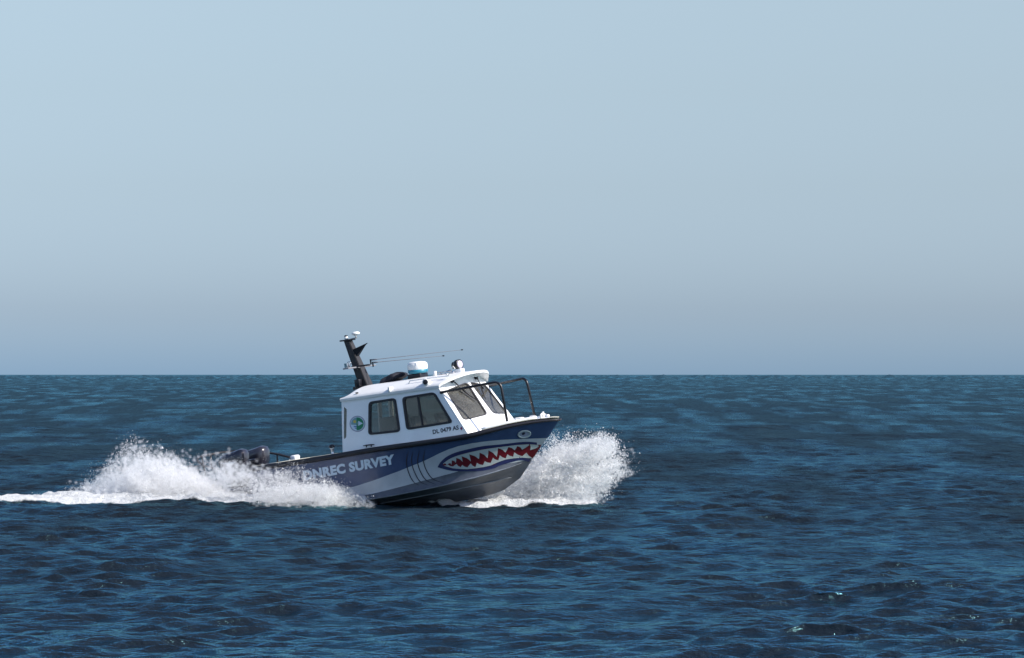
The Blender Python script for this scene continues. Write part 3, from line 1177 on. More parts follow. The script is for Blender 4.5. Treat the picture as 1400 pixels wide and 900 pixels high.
# filler between the screen tops and the roof underside
hdr = [screen_at(598.2, 528.0), screen_at(*ctop)]
hdr = [hdr[0], hdr[1], mir(hdr[0])]
hdr[1].y = 0
vs, fs = [], []
for k in range(13):
    f = k / 12
    p = hdr[0].lerp(hdr[1], f * 2) if f <= 0.5 else hdr[1].lerp(hdr[2], f * 2 - 1)
    r_ = on_roof(p.x, p.y)
    vs += [p + wn_ * 0.01 + Vector((0, 0, -0.02)), Vector((p.x - 0.03, p.y, max(p.z, r_.z - 0.03)))]
for k in range(12): fs.append((2 * k, 2 * k + 2, 2 * k + 3, 2 * k + 1))
mesh_obj('windscreen_header', vs, fs, M['white'], boat)
# small raised strips, speaker and vents on the side of the roof
p = on_roof(side_at(534, 532).x, -1.0)
box_obj('roof_strip', p + Vector((0, 0, 0.01)), 0.05, 0.16, 0.11, M['roof'], boat, bevel=0.01)
p = at(584, 523.5, -0.98)
bm = bmesh.new()
lathe(bm, p + Vector((-0.05, 0.14, 0.0)), (0.25, -1, 0.1), [(0.07, 0), (0.075, 0.1), (0.085, 0.2), (0.08, 0.215)], 18)
hs = bm_obj('horn_speaker', bm, M['roof'], boat, True)
lathe_obj('speaker_cone', p + Vector((-0.05, 0.14, 0.0)) + Vector((0.25, -1, 0.1)).normalized() * 0.2, (0.25, -1, 0.1), [(0.058, 0), (0.06, 0.02), (0.05, 0.024)], M['black'], hs)
p = on_roof(at(489, 538, -0.95).x, -0.97)
box_obj('roof_cleat', p + Vector((0, -0.01, 0.02)), 0.07, 0.03, 0.03, M['black_gloss'], boat, bevel=0.006)

# emblem, registration number
def ring2(cx, cy, r, n=32, sx=0.98): return [(cx + r * sx * math.cos(k * 2 * math.pi / n), cy + r * math.sin(k * 2 * math.pi / n)) for k in range(n)]
EX, EY = 488.8, 579.6
def on_side(px, py, lift): return side_at(px, py) - side_n * lift
for s in (0, 1):
    em = decal('emblem', [ring2(EX, EY, 11.0)], 0.003, M['emblem_ring'], 20, (s,), proj=on_side)[0]
    decal('emblem_field', [ring2(EX, EY, 9.6)], 0.0045, M['letter'], 20, (s,), parent=em, proj=on_side)
    decal('emblem_sky', [[p for p in ring2(EX, EY, 8.8, 48) if p[0] < EX + 1.5 and p[1] < EY + 2.0] + [(EX + 1.5, EY + 2.0)]], 0.006, M['emblem_pale'], 20, (s,), parent=em, proj=on_side)
    decal('emblem_tree', [[p for p in ring2(EX, EY, 8.8, 48) if p[0] > EX - 1.5] + [(EX - 1.5, EY + 5), (EX + 1.0, EY + 3), (EX - 0.5, EY - 1), (EX + 1.5, EY - 4)]], 0.0075, M['green'], 20, (s,), parent=em, proj=on_side)
    decal('emblem_sun', [ring2(EX - 3.6, EY - 3.0, 2.2, 14)], 0.009, M['yellow'], 20, (s,), parent=em, proj=on_side)
    for k in (3.4, 5.6):
        decal('emblem_wave', [[(EX - 7 + k * 0.6, EY + k - 0.6), (EX - 2, EY + k - 0.2), (EX + 1.5, EY + k - 0.8), (EX + 1.5, EY + k + 0.5), (EX - 2, EY + k + 1.1), (EX - 7 + k * 0.6, EY + k + 0.6)]], 0.006, M['emblem_blue'], 20, (s,), parent=em, proj=on_side)
    decal('registration_number', None, 0.003, M['ink'], 20, (s,), proj=on_side, tri=place_text('DL 0479 AS', (592.0, 594.0), (627.5, 587.6), 6.1, -0.7, 0.03, 1.0, flip=bool(s)))
    decal('sticker', [[(629.0, 586.0), (631.2, 582.6), (633.0, 585.0), (631.0, 588.6)]], 0.003, M['sticker'], 20, (s,), proj=on_side)

# interior: dash, two helm seats, headliner posts
dz = z_g
box_obj('dashboard', (CAB_FWD - 0.55, 0, dz - 0.0), 0.6, 1.7, 0.5, M['interior'], boat, bevel=0.06)
for y in (-0.5, 0.5):
    sx = CAB_FWD - 1.35
    st = box_obj('helm_seat', (sx, y, dz - 0.2), 0.5, 0.52, 0.16, M['seat'], boat, bevel=0.05, seg=3)
    box_obj('seat_back', (sx - 0.27, y, dz + 0.22), 0.14, 0.5, 0.72, M['seat'], st, Matrix.Rotation(R(-8), 3, 'Y'), bevel=0.05, seg=3)
    lathe_obj('pedestal', (sx, y, SOLE), (0, 0, 1), [(0.16, 0), (0.05, 0.05), (0.05, 0.5)], M['steel'], st, 12)
box_obj('bulkhead_locker', (CAB_AFT + 0.35, 0.68, dz - 0.05), 0.5, 0.6, 1.35, M['interior'], boat, bevel=0.04)
bm = bmesh.new()
c = Vector((CAB_FWD - 0.62, -0.5, dz + 0.1))
pts = [c + Vector((0.05 * math.cos(a), 0.17 * math.sin(a), 0.17 * math.cos(a))) for a in np.linspace(0, 2 * math.pi, 21)]
tube(bm, pts, 0.014, 6, False)
tube(bm, [c, c + Vector((0.2, 0, -0.05))], 0.02, 6)
for a in (0.3, 2.4, 4.5): tube(bm, [c, c + Vector((0.05 * math.cos(a), 0.17 * math.sin(a), 0.17 * math.cos(a)))], 0.009, 5)
bm_obj('steering_wheel', bm, M['black_gloss'], boat, True)

# ------------------------------------------------------------------ on the roof
# mast: a raked black box section
mb0, mb1 = at(492.5, 530, -0.10), at(468.5, 466, -0.10)
up = (mb1 - mb0)
fwd0, fwd1 = 0.20, 0.145
bm = bmesh.new()
c8 = []
for base, w_, hw in ((mb0 + Vector((0, 0, -0.03)), 0.24, 0.13), (mb1, 0.15, 0.075)):
    for x_, y_ in ((0, -1), (w_, -1), (w_, 1), (0, 1)):
        c8.append(Vector((base.x + x_, y_ * hw, base.z + x_ * 0.08)))
hexa(bm, c8)
bmesh.ops.bevel(bm, geom=bm.edges[:], offset=0.012, segments=2, affect='EDGES')
mast = bm_obj('mast', bm, M['mast'], boat)
box_obj('mast_foot', mb0 + Vector((0.16, 0.10, 0.0)), 0.62, 0.4, 0.07, M['black_gloss'], mast, bevel=0.015)
box_obj('mast_foot', mb0 + Vector((0.02, 0.02, 0.1)), 0.14, 0.34, 0.2, M['black_gloss'], mast, bevel=0.02)
def mast_at(f, dx=0.0, y=0.0): return mb0.lerp(mb1, f) + Vector((dx, 0.10 + y, 0))
box_obj('top_plate', mast_at(1.0, 0.07) + Vector((0, 0, 0.0)), 0.3, 0.24, 0.035, M['black_gloss'], mast, bevel=0.008)
lathe_obj('anchor_light', mast_at(1.0, 0.04) + Vector((0, 0, 0.02)), (0, 0, 1), [(0.04, 0), (0.045, 0.02), (0.045, 0.055), (0.03, 0.07)], M['radome'], mast, 14)
lathe_obj('light_cap', mast_at(1.0, 0.04) + Vector((0, 0, 0.09)), (0, 0, 1), [(0.042, 0), (0.04, 0.022), (0.015, 0.03)], M['black_gloss'], mast, 14)
tube_obj('bracket', [mast_at(1.0, 0.12) + Vector((0, 0, 0.01)), mast_at(1.0, 0.34) + Vector((0, 0, 0.03))], 0.014, M['grey'], mast, 6)
gp = mast_at(1.0, 0.32) + Vector((0, 0, 0.03))
ga = lathe_obj('gps_antenna', gp, (0, 0, 1), [(0.018, 0), (0.02, 0.045), (0.06, 0.065), (0.098, 0.085), (0.1, 0.105), (0.08, 0.13), (0.03, 0.142)], M['radome'], mast, 20)
# forward fin shaped light shelf
f0 = mast_at(0.72, 0.10)
bm = bmesh.new()
for y_ in (0.0,):
    a = [f0 + Vector((0, -0.09, 0.07)), f0 + Vector((0.42, -0.03, 0.19)), f0 + Vector((0.42, 0.03, 0.19)), f0 + Vector((0, 0.09, 0.07))]
    b = [f0 + Vector((0.06, -0.06, -0.13)), f0 + Vector((0.36, -0.02, 0.15)), f0 + Vector((0.36, 0.02, 0.15)), f0 + Vector((0.06, 0.06, -0.13))]
    hexa(bm, b + a)
bm_obj('light_shelf', bm, M['black_gloss'], mast)
# spreader with lamps and folded whip antennas
s0 = mast_at(0.42, 0.1)
sp = box_obj('spreader', s0 + Vector((0.02, 0, 0)), 0.16, 1.15, 0.035, M['grey'], mast, bevel=0.008)
box_obj('spreader_arm', s0 + Vector((0.2, -0.2, 0.02)), 0.5, 0.07, 0.04, M['mast'], sp, bevel=0.008)
for y_ in (-0.42, -0.5):
    bm = bmesh.new()
    box(bm, s0 + Vector((0.0, y_, 0.07)), 0.07, 0.06, 0.1)
    bm_obj('deck_lamp', bm, M['steel'], sp)
bm = bmesh.new()
cl = s0 + Vector((-0.02, -0.35, 0.11))
tube(bm, [cl + Vector((0.045 * math.cos(a), 0, 0.045 * math.sin(a))) for a in np.linspace(0, 2 * math.pi, 13)], 0.01, 5, False)
bm_obj('shackle', bm, M['steel'], sp, True)
for (a, b, Y) in (((507.5, 492.3), (630.5, 478.6), -0.15), ((510.5, 495.8), (605.0, 486.8), 0.1)):
    A_, B_ = at(*a, Y), at(*b, Y)
    an = tube_obj('whip_antenna', [A_, A_.lerp(B_, 0.06), A_.lerp(B_, 0.065), B_], [0.02, 0.018, 0.009, 0.0055], M['grey'], boat, 6)
    lathe_obj('tip', B_, (B_ - A_), [(0.012, 0), (0.016, 0.02), (0.01, 0.05)], M['black_gloss'], an, 8)
    tube_obj('mount', [A_ + Vector((-0.02, 0, -0.1)), A_ + Vector((-0.02, 0, 0.02))], 0.018, M['black_gloss'], an, 6)

# black canvas bundle
cb0, cb1 = at(521, 524, 0.1), at(553, 517, 0.1)
ctr = (cb0 + cb1) / 2
bm = bmesh.new()
bmesh.ops.create_icosphere(bm, subdivisions=4, radius=1.0)
L_ = (cb1 - cb0).length
for v in bm.verts:
    n = v.co.copy()
    k = 1 + 0.06 * math.sin(7 * n.x + 2 * n.y) + 0.05 * math.sin(9 * n.y + 3 * n.x)
    v.co = Vector((n.x * L_ * 0.52 * k, n.y * 0.33 * k, (max(n.z, -0.35) * 0.13 + 0.03 * n.x) * k))
    v.co += Vector((0, 0, 0.07 * n.x))
for v in bm.verts: v.co += ctr + Vector((0, 0, 0.02))
bm_obj('canvas_bundle', bm, M['canvas'], boat, True)

# radar
rb = at(571.5, 517, 0.0)
rz = on_roof(rb.x, 0).z
base_h = at(571.5, 510.5, 0).z - rz
box_obj('radar_stand', (rb.x, 0, rz + base_h / 2 - 0.03), 0.36, 0.34, base_h + 0.06, M['black_gloss'], boat, bevel=0.02)
rad = lathe_obj('radar', (rb.x + 0.02, 0, rz + base_h), (0.04, 0, 1), [(0.19, 0), (0.215, 0.02), (0.225, 0.09), (0.235, 0.13), (0.235, 0.19), (0.222, 0.235), (0.18, 0.262), (0.08, 0.275)], M['radome'], boat, 32)
lathe_obj('band', (rb.x + 0.02, 0, rz + base_h), (0.04, 0, 1), [(0.20, 0.0), (0.226, 0.02), (0.236, 0.085), (0.2, 0.09)], M['teal'], rad, 32)

# search light
sl = at(624.5, 499, 0.0)
sb = on_roof(sl.x + 0.02, 0.0)
box_obj('lamp_base', (sl.x + 0.06, 0, (sb.z + sl.z) / 2 - 0.06), 0.18, 0.16, max(0.08, sl.z - sb.z - 0.06), M['white'], boat, bevel=0.02)
ax = Vector((0.92, -0.2, 0.05))
lamp = lathe_obj('search_light', sl - ax * 0.13, ax, [(0.05, 0), (0.085, 0.03), (0.075, 0.07), (0.1, 0.1), (0.115, 0.13), (0.115, 0.22), (0.1, 0.225)], M['black_gloss'], boat, 20)
lathe_obj('lens', sl - ax * 0.13, ax, [(0.09, 0.222), (0.085, 0.235), (0.04, 0.245)], M['lens'], lamp, 20)
# twin trumpet horns and little posts
for k, (px_, py_) in enumerate(((600, 510), (604, 512))):
    a_ = at(px_ - 4, py_ + 0.5, -0.15 - 0.12 * k)
    b_ = at(px_ + 17, py_ - 3, -0.15 - 0.12 * k)
    h = tube_obj('horn', [a_, a_.lerp(b_, 0.7), b_], [0.012, 0.014, 0.035], M['steel'], boat, 10)
    q = a_.lerp(b_, 0.3)
    tube_obj('horn_foot', [q, Vector((q.x, q.y, on_roof(q.x, q.y).z - 0.01))], 0.012, M['steel'], h, 6)
lp = at(594.8, 515, -0.3)
tube_obj('roof_light', [Vector((lp.x, lp.y, on_roof(lp.x, lp.y).z - 0.01)), lp, at(594.8, 507.5, -0.3)], [0.05, 0.042, 0.035], M['radome'], boat, 12)
lp = at(612, 513, -0.45)
tube_obj('roof_light', [Vector((lp.x, lp.y, on_roof(lp.x, lp.y).z - 0.01)), at(612, 511, -0.45)], [0.05, 0.025], M['radome'], boat, 12)
# hand rail along the roof edge
ra = [on_roof(at(px_, 520, -0.8).x, -0.80) + Vector((0, 0, 0.055)) for px_ in np.linspace(560, 622, 8)]
hr = tube_obj('roof_rail', [ra[0] + Vector((-0.04, 0, -0.07))] + ra + [ra[-1] + Vector((0.04, 0, -0.07))], 0.013, M['radome'], boat, 6)

# ------------------------------------------------------------------ bow rails
RY = 0.56
def bend(pts, r, n=6):
    out = [pts[0]]
    for a, p, b in zip(pts, pts[1:], pts[2:]):
        s_, e_ = p + (a - p).normalized() * r, p + (b - p).normalized() * r
        for k in range(n + 1):
            t = k / n
            out.append(s_ * (1 - t) ** 2 + p * 2 * t * (1 - t) + e_ * t * t)
    return out + [pts[-1]]
rail_base, rail_top = at(694.2, 580.5, -RY - 0.05), at(684.0, 521.5, -RY)
rail_aft = side_at(602.5, 537.0) - side_n * 0.03
for s in (0, 1):
    P = bend([rail_base + Vector((0, 0, -0.03)), rail_top, rail_aft], 0.17)
    if s: P = [mir(p) for p in P]
    rl = tube_obj('bow_rail', P, 0.031, M['black_gloss'], boat, 10)
    bp = rail_base if s == 0 else mir(rail_base)
    lathe_obj('rail_foot', bp + Vector((0, 0, -0.03)), (0, 0, 1), [(0.06, 0), (0.055, 0.02), (0.03, 0.04)], M['steel'], rl, 12)

# cleats
def cleat(p, L=0.16, h=0.09, name='cleat', mat='steel', ang=0.0):
    bm = bmesh.new()
    p = Vector(p)
    dx_ = Vector((math.cos(ang), math.sin(ang), 0))
    for k in (-0.3, 0.3): tube(bm, [p + dx_ * L * k, p + dx_ * L * k + Vector((0, 0, h))], 0.014, 6)
    tube(bm, [p - dx_ * L * 0.7 + Vector((0, 0, h * 0.9)), p - dx_ * L * 0.3 + Vector((0, 0, h)), p + dx_ * L * 0.3 + Vector((0, 0, h)), p + dx_ * L * 0.7 + Vector((0, 0, h * 0.9))], [0.01, 0.017, 0.017, 0.01], 6)
    return bm_obj(name, bm, M[mat], boat, True)
# sampson post with cross pin, chocks at the bow
bp = at(743.6, 574.5, -0.02)
bm = bmesh.new()
tube(bm, [bp, bp + Vector((0, 0, 0.19))], [0.03, 0.026], 8)
tube(bm, [bp + Vector((0, -0.09, 0.13)), bp + Vector((0, 0.09, 0.13))], 0.014, 6)
bm_obj('mooring_post', bm, M['radome'], boat, True)
bp2 = at(740.3, 574.6, -0.2)
bm = bmesh.new()
tube(bm, [bp2, bp2 + Vector((0, 0, 0.12)), bp2 + Vector((0.0, 0.05, 0.14))], [0.03, 0.024, 0.02], 8)
bm_obj('bow_chock', bm, M['radome'], boat, True)
for s in (1, -1):
    cleat(at(728.5, 573.0, 0.30) if s == 1 else mir(at(728.5, 573.0, 0.30)), 0.18, 0.07, mat='radome', ang=-0.5 * s)
    q = at(504.5, 611.5, -1.14)
    cleat(q if s == 1 else mir(q), 0.22, 0.05, mat='black_gloss')
# fishing rod holder / bitt on the starboard quarter
for s in (0, 1):
    q = at(455, 621.5, -1.12)
    if s: q = mir(q)
    st = lathe_obj('quarter_bitt', q, (0, 0, 1), [(0.05, 0), (0.03, 0.03), (0.032, 0.12), (0.06, 0.14), (0.05, 0.16)], M['steel'], boat, 12)
    lathe_obj('bitt_cap', q + Vector((0, 0, 0.16)), (0, 0, 1), [(0.07, 0), (0.075, 0.03), (0.045, 0.07), (0.03, 0.075)], M['black_gloss'], st, 12)

# ------------------------------------------------------------------ stern: bracket, outboards, guard rail
TX = deck_top[0].x
tz = deck_top[0].z
bx = box_obj('engine_bracket', (TX - 0.5, 0, tz - 0.72), 1.0, 1.7, 0.4, M['white_hull'], boat, bevel=0.05)
box_obj('swim_platform', (TX - 0.85, 0, tz - 0.5), 1.75, 2.2, 0.05, M['grey'], boat, bevel=0.02)


def outboard(y):
    x0 = at(321, 640, -0.42).x
    zt = at(322, 617.5, -0.42).z
    bm = bmesh.new()
    rings = []
    prof = [(-0.60, 0.20, 0.16, -0.02), (-0.50, 0.29, 0.20, 0), (-0.3, 0.37, 0.24, 0.0), (-0.12, 0.39, 0.25, 0.0), (-0.03, 0.33, 0.2, 0.03), (0.0, 0.2, 0.11, 0.05)]
    seg = 20
    for z, rx, ry, ox in prof:
        ring = []
        for k in range(seg):
            a = k * 2 * math.pi / seg
            ca, sa = math.cos(a), math.sin(a)
            e = 0.65
            ring.append(bm.verts.new(Vector((x0 + ox + rx * math.copysign(abs(ca) ** e, ca), y + ry * math.copysign(abs(sa) ** e, sa), zt + z + 0.05 * ca * (1 if z > -0.2 else 0)))))
        rings.append(ring)
    for a, b in zip(rings, rings[1:]):
        for k in range(seg):
            bm.faces.new((a[k], a[(k + 1) % seg], b[(k + 1) % seg], b[k]))
    bm.faces.new(rings[0][::-1])
    bm.faces.new(rings[-1])
    eng = bm_obj('outboard_engine', bm, M['cowl'], boat, True)
    box_obj('midsection', (x0 + 0.02, y, zt - 0.95), 0.3, 0.2, 0.75, M['cowl'], eng, bevel=0.05)
    box_obj('clamp_bracket', (x0 + 0.32, y, zt - 0.72), 0.34, 0.3, 0.3, M['black_gloss'], eng, bevel=0.04)
    lathe_obj('gearcase', (x0 - 0.35, y, zt - 1.5), (1, 0, 0), [(0.03, 0), (0.09, 0.12), (0.1, 0.4), (0.06, 0.62), (0.01, 0.72)], M['cowl'], eng, 14)
    box_obj('cavitation_plate', (x0 - 0.08, y, zt - 1.3), 0.7, 0.28, 0.03, M['cowl'], eng, bevel=0.01)
    box_obj('cowl_stripe', (x0 + 0.02, y - 0.247, zt - 0.27), 0.34, 0.012, 0.07, M['steel'], eng, bevel=0.004)
    return eng


for y in (-0.42, 0.42): outboard(y)
gp_ = [at(402, 627, 1.05), at(378, 621, 0.98), at(345, 616.7, 0.92), at(312, 617.5, 0.80), at(290, 621.0, 0.45), at(276, 624.0, 0.0), at(270, 627.5, -0.35), at(271.5, 632, -0.6), at(280, 637, -0.75), at(298, 642, -0.9), at(330, 648, -1.0)]
gr = tube_obj('stern_guard_rail', catmull(gp_, 60), 0.026, M['mast'], boat, 8)
for a, b in ((at(287.8, 621.5, 0.42), at(289.5, 640, 0.42)), (at(379, 621.5, 0.98), at(379.3, 633, 0.98)), (at(276, 624, 0), at(281, 650, 0))):
    tube_obj('guard_post', [a, b], 0.022, M['black_gloss'], gr, 8)
box_obj('cowl_highlight_box', (TX - 0.1, 0.85, tz - 0.03), 0.16, 0.2, 0.3, M['white'], boat, bevel=0.03)  # white box added as the bright highlight on the port engine cowl

# ------------------------------------------------------------------ spray
def spray_material():
    m = bpy.data.materials.new('spray_droplets')
    m.use_nodes = True
    nt = m.node_tree
    nt.nodes.clear()
    out = nt.nodes.new('ShaderNodeOutputMaterial')
    d = nt.nodes.new('ShaderNodeBsdfDiffuse')
    d.inputs['Color'].default_value = (0.98, 0.985, 0.99, 1)
    t = nt.nodes.new('ShaderNodeBsdfTranslucent')
    t.inputs['Color'].default_value = (0.98, 0.985, 0.99, 1)
    mx = nt.nodes.new('ShaderNodeMixShader')
    mx.inputs[0].default_value = 0.5
    nt.links.new(d.outputs[0], mx.inputs[1])
    nt.links.new(t.outputs[0], mx.inputs[2])
    tr = nt.nodes.new('ShaderNodeBsdfTransparent')
    m2 = nt.nodes.new('ShaderNodeMixShader')
    m2.inputs[0].default_value = 0.36
    nt.links.new(mx.outputs[0], m2.inputs[1])
    nt.links.new(tr.outputs[0], m2.inputs[2])
    nt.links.new(m2.outputs[0], out.inputs['Surface'])
    return m


def mist_material(name, dens):
    """fine spray as air full of water: a pale scattering volume, broken up into wisps"""
    m = bpy.data.materials.new(name)
    m.use_nodes = True
    nt = m.node_tree
    nt.nodes.clear()
    out = nt.nodes.new('ShaderNodeOutputMaterial')
    vs_ = nt.nodes.new('ShaderNodeVolumeScatter')
    vs_.inputs['Color'].default_value = (0.985, 0.99, 0.995, 1)
    vs_.inputs['Anisotropy'].default_value = 0.25
    at_ = nt.nodes.new('ShaderNodeAttribute')
    at_.attribute_name = 'density'
    tc = nt.nodes.new('ShaderNodeTexCoord')
    n = nt.nodes.new('ShaderNodeTexNoise')
    n.inputs['Scale'].default_value = 7.0
    n.inputs['Detail'].default_value = 8
    n.inputs['Roughness'].default_value = 0.75
    nt.links.new(tc.outputs['Object'], n.inputs['Vector'])
    mr = nt.nodes.new('ShaderNodeMapRange')
    mr.inputs['From Min'].default_value = 0.40
    mr.inputs['From Max'].default_value = 0.60
    mr.inputs['To Min'].default_value = 0.05
    mr.inputs['To Max'].default_value = dens
    nt.links.new(n.outputs['Fac'], mr.inputs['Value'])
    mu = nt.nodes.new('ShaderNodeMath')
    mu.operation = 'MULTIPLY'
    nt.links.new(at_.outputs['Fac'], mu.inputs[0])
    nt.links.new(mr.outputs[0], mu.inputs[1])
    nt.links.new(mu.outputs[0], vs_.inputs['Density'])
    nt.links.new(vs_.outputs[0], out.inputs['Volume'])
    return m


def mist(name, pts, radius, dens, label, seed):
    r = np.random.default_rng(seed)
    me = bpy.data.meshes.new(name)
    me.from_pydata([tuple(p) for p in pts], [], [])
    mat = mist_material(name, dens)
    me.materials.append(mat)
    o = bpy.data.objects.new(name, me)
    col.objects.link(o)
    ng = bpy.data.node_groups.new(name, 'GeometryNodeTree')
    ng.interface.new_socket('Geometry', in_out='INPUT', socket_type='NodeSocketGeometry')
    ng.interface.new_socket('Geometry', in_out='OUTPUT', socket_type='NodeSocketGeometry')
    gi, go = ng.nodes.new('NodeGroupInput'), ng.nodes.new('NodeGroupOutput')
    mp = ng.nodes.new('GeometryNodeMeshToPoints')
    pv = ng.nodes.new('GeometryNodePointsToVolume')
    pv.resolution_mode = 'VOXEL_SIZE'
    pv.inputs['Voxel Size'].default_value = 0.03
    pv.inputs['Density'].default_value = 1.0
    pv.inputs['Radius'].default_value = radius
    sm = ng.nodes.new('GeometryNodeSetMaterial')
    sm.inputs['Material'].default_value = mat
    ng.links.new(gi.outputs[0], mp.inputs['Mesh'])
    ng.links.new(mp.outputs[0], pv.inputs['Points'])
    ng.links.new(pv.outputs[0], sm.inputs['Geometry'])
    ng.links.new(sm.outputs[0], go.inputs[0])
    md = o.modifiers.new('mist', 'NODES')
    md.node_group = ng
    tag(o, label, 'spray', kind='stuff')
    return o


SPRAY = spray_material()


def droplets(name, pts, rad, label, parent=None):
    """every droplet a tetrahedron, all of a burst joined into one mesh"""
    n = len(pts)
    base = np.array([(1, 1, 1), (1, -1, -1), (-1, 1, -1), (-1, -1, 1)], float) / math.sqrt(3)
    q = rng.normal(size=(n, 4))
    q /= np.linalg.norm(q, axis=1)[:, None]
    w, x, y, z = q.T
    Rm = np.stack([1 - 2 * (y * y + z * z), 2 * (x * y - z * w), 2 * (x * z + y * w),
                   2 * (x * y + z * w), 1 - 2 * (x * x + z * z), 2 * (y * z - x * w),
                   2 * (x * z - y * w), 2 * (y * z + x * w), 1 - 2 * (x * x + y * y)], -1).reshape(n, 3, 3)
    co = np.einsum('nij,kj->nki', Rm, base) * rad[:, None, None] + pts[:, None, :]
    co = co.reshape(-1, 3).astype(np.float32)
    f = np.array([(0, 1, 2), (0, 3, 1), (0, 2, 3), (1, 3, 2)])
    tris = (f[None] + 4 * np.arange(n)[:, None, None]).reshape(-1, 3).astype(np.int32)
    me = bpy.data.meshes.new(name)
    me.vertices.add(len(co))
    me.vertices.foreach_set('co', co.ravel())
    me.loops.add(tris.size)
    me.loops.foreach_set('vertex_index', tris.ravel())
    me.polygons.add(len(tris))
    me.polygons.foreach_set('loop_start', np.arange(0, tris.size, 3, dtype=np.int32))
    me.update(calc_edges=True)
    me.materials.append(SPRAY)
    o = bpy.data.objects.new(name, me)
    col.objects.link(o)
    tag(o, label, 'spray', kind='stuff')
    return o


def wpt(px, D, z):
    """world points above the sea at picture column px and distance D"""
    px, D, z = np.broadcast_arrays(np.asarray(px, float), np.asarray(D, float), np.asarray(z, float))
    return np.stack([(px - 700) / FPX * D, D, z], -1)


def pz(py, D):
    """height of a point seen at picture row py at distance D"""
    return CAM_H - (np.asarray(py, float) - HORIZON) / FPX * D


def jet_burst(n_jets, per, start, end, arch, spread, r_med, seed, tpow=1.0):
    """ballistic jets: start/end give arrays of 3-D points, arch lifts the middle"""
    r = np.random.default_rng(seed)
    P, RR = [], []
    for j in range(n_jets):
        a, b = start(r), end(r)
        n = int(per * r.uniform(0.4, 1.7))
        ncl = r.integers(4, 9)
        tc = r.random(ncl) ** tpow
        k = r.integers(0, ncl, n)
        t = np.where(r.random(n) < 0.5, np.clip(tc[k] + r.normal(0, 0.05, n), 0, 1.08), r.random(n) ** tpow)
        p = a[None] * (1 - t)[:, None] + b[None] * t[:, None]
        p[:, 2] += 4 * arch(r) * t * (1 - t)
        s = spread * (0.25 + t)
        p += r.normal(size=(n, 3)) * s[:, None] * np.array([1, 1.3, 0.9])
        P.append(p)
        RR.append(r_med * np.exp(r.normal(0, 0.45, n)) * (1.0 + 0.3 * (t > 0.8) * (r.random(n) < 0.2)))
    P = np.concatenate(P)
    RR = np.concatenate(RR)
    k = P[:, 2] > -0.05
    return P[k], RR[k]


def filled(n, top, x0, x1, dfun, r_med, seed, power=1.6, over=0.12):
    """spray filling the space between the sea and an uneven crest line top(px)"""
    r = np.random.default_rng(seed)
    px = r.uniform(x0, x1, n * 3)
    D = dfun(px) + r.normal(0, 0.45, n * 3)
    h = np.maximum(0.02, pz(top(px), D))
    nz = fbm(px / 9.0 + 50, D * 3.0, seed, 4)
    u = r.random(n * 3) ** power
    z = h * u * (0.72 + 0.75 * nz) + np.abs(r.normal(0, over, n * 3)) * (r.random(n * 3) < 0.18)
    clump = fbm(px / 5.0 + seed, z * 9.0 + D * 2, seed + 3, 3)
    keep = r.random(n * 3) < np.clip((clump - 0.22) * 2.2, 0.05, 1) * (0.35 + 0.65 * np.minimum(1, h))
    p = wpt(px, D, z)[keep][:n]
    return p, r_med * np.exp(r.normal(0, 0.42, len(p)))


def crest_fn(pts):
    xs, ys = zip(*pts)
    return lambda px: np.interp(px, xs, ys)


def plume_end(r):
    """where a jet of the stern plume ends: highest above px 175, feathering out to the left"""
    px_ = r.uniform(98, 265)
    top = np.interp(px_, [98, 115, 140, 160, 175, 190, 215, 240, 265], [0.12, 0.28, 0.55, 1.05, 1.38, 1.38, 1.1, 0.85, 0.62])
    return wpt(px_, 81.6 + r.normal(0, 0.6), top * r.uniform(0.15, 1.0) ** 0.7 * r.choice([1, 1, 1, 1.12]))


# stern: plume thrown up behind the engines, and the sheet running along the starboard side
top_stern = crest_fn([(-120, 688), (0, 684), (50, 683), (85, 681), (95, 679), (112, 670), (135, 657), (155, 634), (172, 612), (186, 612), (205, 622), (230, 634), (255, 644), (285, 654), (340, 660), (370, 652), (395, 643), (418, 646), (445, 658), (475, 670), (498, 682), (513, 689)])
d_stern = crest_fn([(-120, 80.2), (0, 80.2), (100, 80.6), (180, 81.6), (300, 80.6), (380, 79.5), (450, 79.2), (513, 79.25)])
pA, rA = filled(40000, top_stern, 85, 513, d_stern, 0.0065, 31)
pB, rB = filled(9000, top_stern, -120, 100, d_stern, 0.009, 32, 1.0, 0.05)
pJ, rJ = jet_burst(150, 300, lambda r: wpt(r.uniform(190, 330), 81 + r.normal(0, 0.3), 0.1),
                   plume_end, lambda r: r.uniform(0.0, 0.25), 0.11, 0.0064, 33, 0.8)
pK, rK = jet_burst(90, 230, lambda r: wpt(r.uniform(470, 515), 79.25, 0.03),
                   lambda r: wpt(r.uniform(330, 450), 78.95 + r.normal(0, 0.3), 0.02 + 0.62 * r.random() ** 1.4), lambda r: r.uniform(0.0, 0.12), 0.07, 0.007, 34)
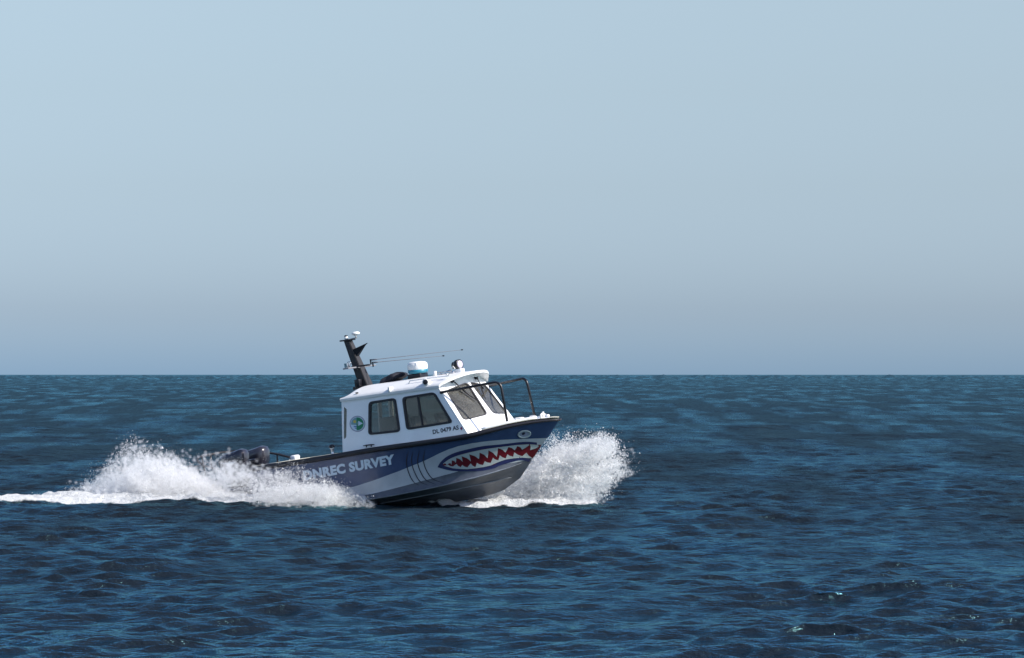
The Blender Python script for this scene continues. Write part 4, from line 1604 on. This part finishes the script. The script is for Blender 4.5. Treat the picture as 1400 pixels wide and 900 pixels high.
# thin veil drifting over the engines
pV, rV = jet_burst(40, 150, lambda r: wpt(r.uniform(300, 440), 79.5, r.uniform(0.3, 0.6)),
                   lambda r: wpt(r.uniform(235, 330), 79.8 + r.normal(0, 0.5), r.uniform(0.5, 1.15)), lambda r: r.uniform(0.0, 0.2), 0.14, 0.0038, 35)
k_ = pA[:, 2] < 0.5 * np.maximum(0.05, pz(top_stern(700 + FPX * pA[:, 0] / pA[:, 1]), pA[:, 1]))
mist('stern_mist', np.concatenate([pA[k_][:3000], pJ[::7], pK[pK[:, 2] < 0.5][::4], pV[::6]]), 0.05, 9.5, 'fine white mist in the core of the stern plume', 1)
def halo(p, n, sig, r_med, seed):
    """the finest drops, drifting off round a burst"""
    r = np.random.default_rng(seed)
    q = p[r.integers(0, len(p), n)] + r.normal(size=(n, 3)) * np.array([1.2, 1, 0.9]) * (sig * r.uniform(0.2, 1.6, n))[:, None]
    q = q[q[:, 2] > 0.0]
    return q, r_med * np.exp(r.normal(0, 0.35, len(q)))


pH, rH = halo(pJ, 30000, 0.13, 0.0048, 51)
droplets('stern_spray', np.concatenate([pA, pB, pJ, pK, pV, pH]), np.concatenate([rA, rB, rJ, rK, rV, rH]), 'white plume of spray thrown up behind the engines and along the blue hull')

# bow: the sheet thrown out on the far side of the stem
top_bow = crest_fn([(640, 686), (690, 668), (715, 645), (738, 612), (755, 606), (775, 602), (800, 602), (822, 600), (840, 607), (851, 622), (856, 640)])
d_bow = crest_fn([(640, 80.3), (700, 79.9), (760, 79.9), (860, 79.9)])
def fan_end(r):
    """where a jet of the bow sheet ends: a ragged fan thrown forward on the far side"""
    u = r.random()
    k = r.random()
    if k < 0.45:        # the torn leading edge
        px_ = 808 + 40 * math.sin(u * math.pi * 0.85) + r.normal(0, 8)
        z_ = 0.05 + 1.5 * u + r.normal(0, 0.06)
    elif k < 0.75:      # the upper edge
        px_ = 745 + 95 * u
        z_ = np.interp(px_, [745, 775, 800, 822, 840], [1.25, 1.42, 1.38, 1.6, 1.5]) * r.uniform(0.8, 1.02)
    else:
        px_ = 740 + 90 * u
        z_ = r.uniform(0.05, 1.1)
    return wpt(px_, 79.9 + r.normal(0, 0.45), z_)


pJ, rJ = jet_burst(230, 240, lambda r: wpt(r.uniform(640, 735), 80.1 + r.normal(0, 0.2), 0.02 + 0.4 * r.random() ** 2),
                   fan_end, lambda r: r.uniform(-0.05, 0.14), 0.05, 0.0064, 42, 0.75)
pL, rL = jet_burst(70, 180, lambda r: wpt(r.uniform(735, 800), 79.9, r.uniform(0.3, 1.0)),
                   fan_end, lambda r: r.uniform(0.0, 0.1), 0.04, 0.0095, 43, 0.4)
pS, rS = jet_burst(34, 110, lambda r: wpt(r.uniform(740, 780), 79.9, r.uniform(0.8, 1.2)),
                   lambda r: wpt(r.uniform(745, 840), 79.8 + r.normal(0, 0.3), r.uniform(1.2, 1.7)), lambda r: r.uniform(0.0, 0.15), 0.09, 0.0075, 44, 0.8)
pA, rA = filled(6000, top_bow, 645, 815, d_bow, 0.0085, 41, 2.2, 0.03)
pH, rH = halo(pJ, 16000, 0.1, 0.0048, 52)
mist('bow_mist', np.concatenate([pA[pA[:, 2] < 0.3][:600], pJ[::8]]), 0.048, 8.5, 'fine white mist in the burst of spray beyond the bow', 2)
droplets('bow_spray', np.concatenate([pA, pJ, pL, pS, pH]), np.concatenate([rA, rJ, rL, rS, rH]), 'white burst of spray flung forward beyond the bow')
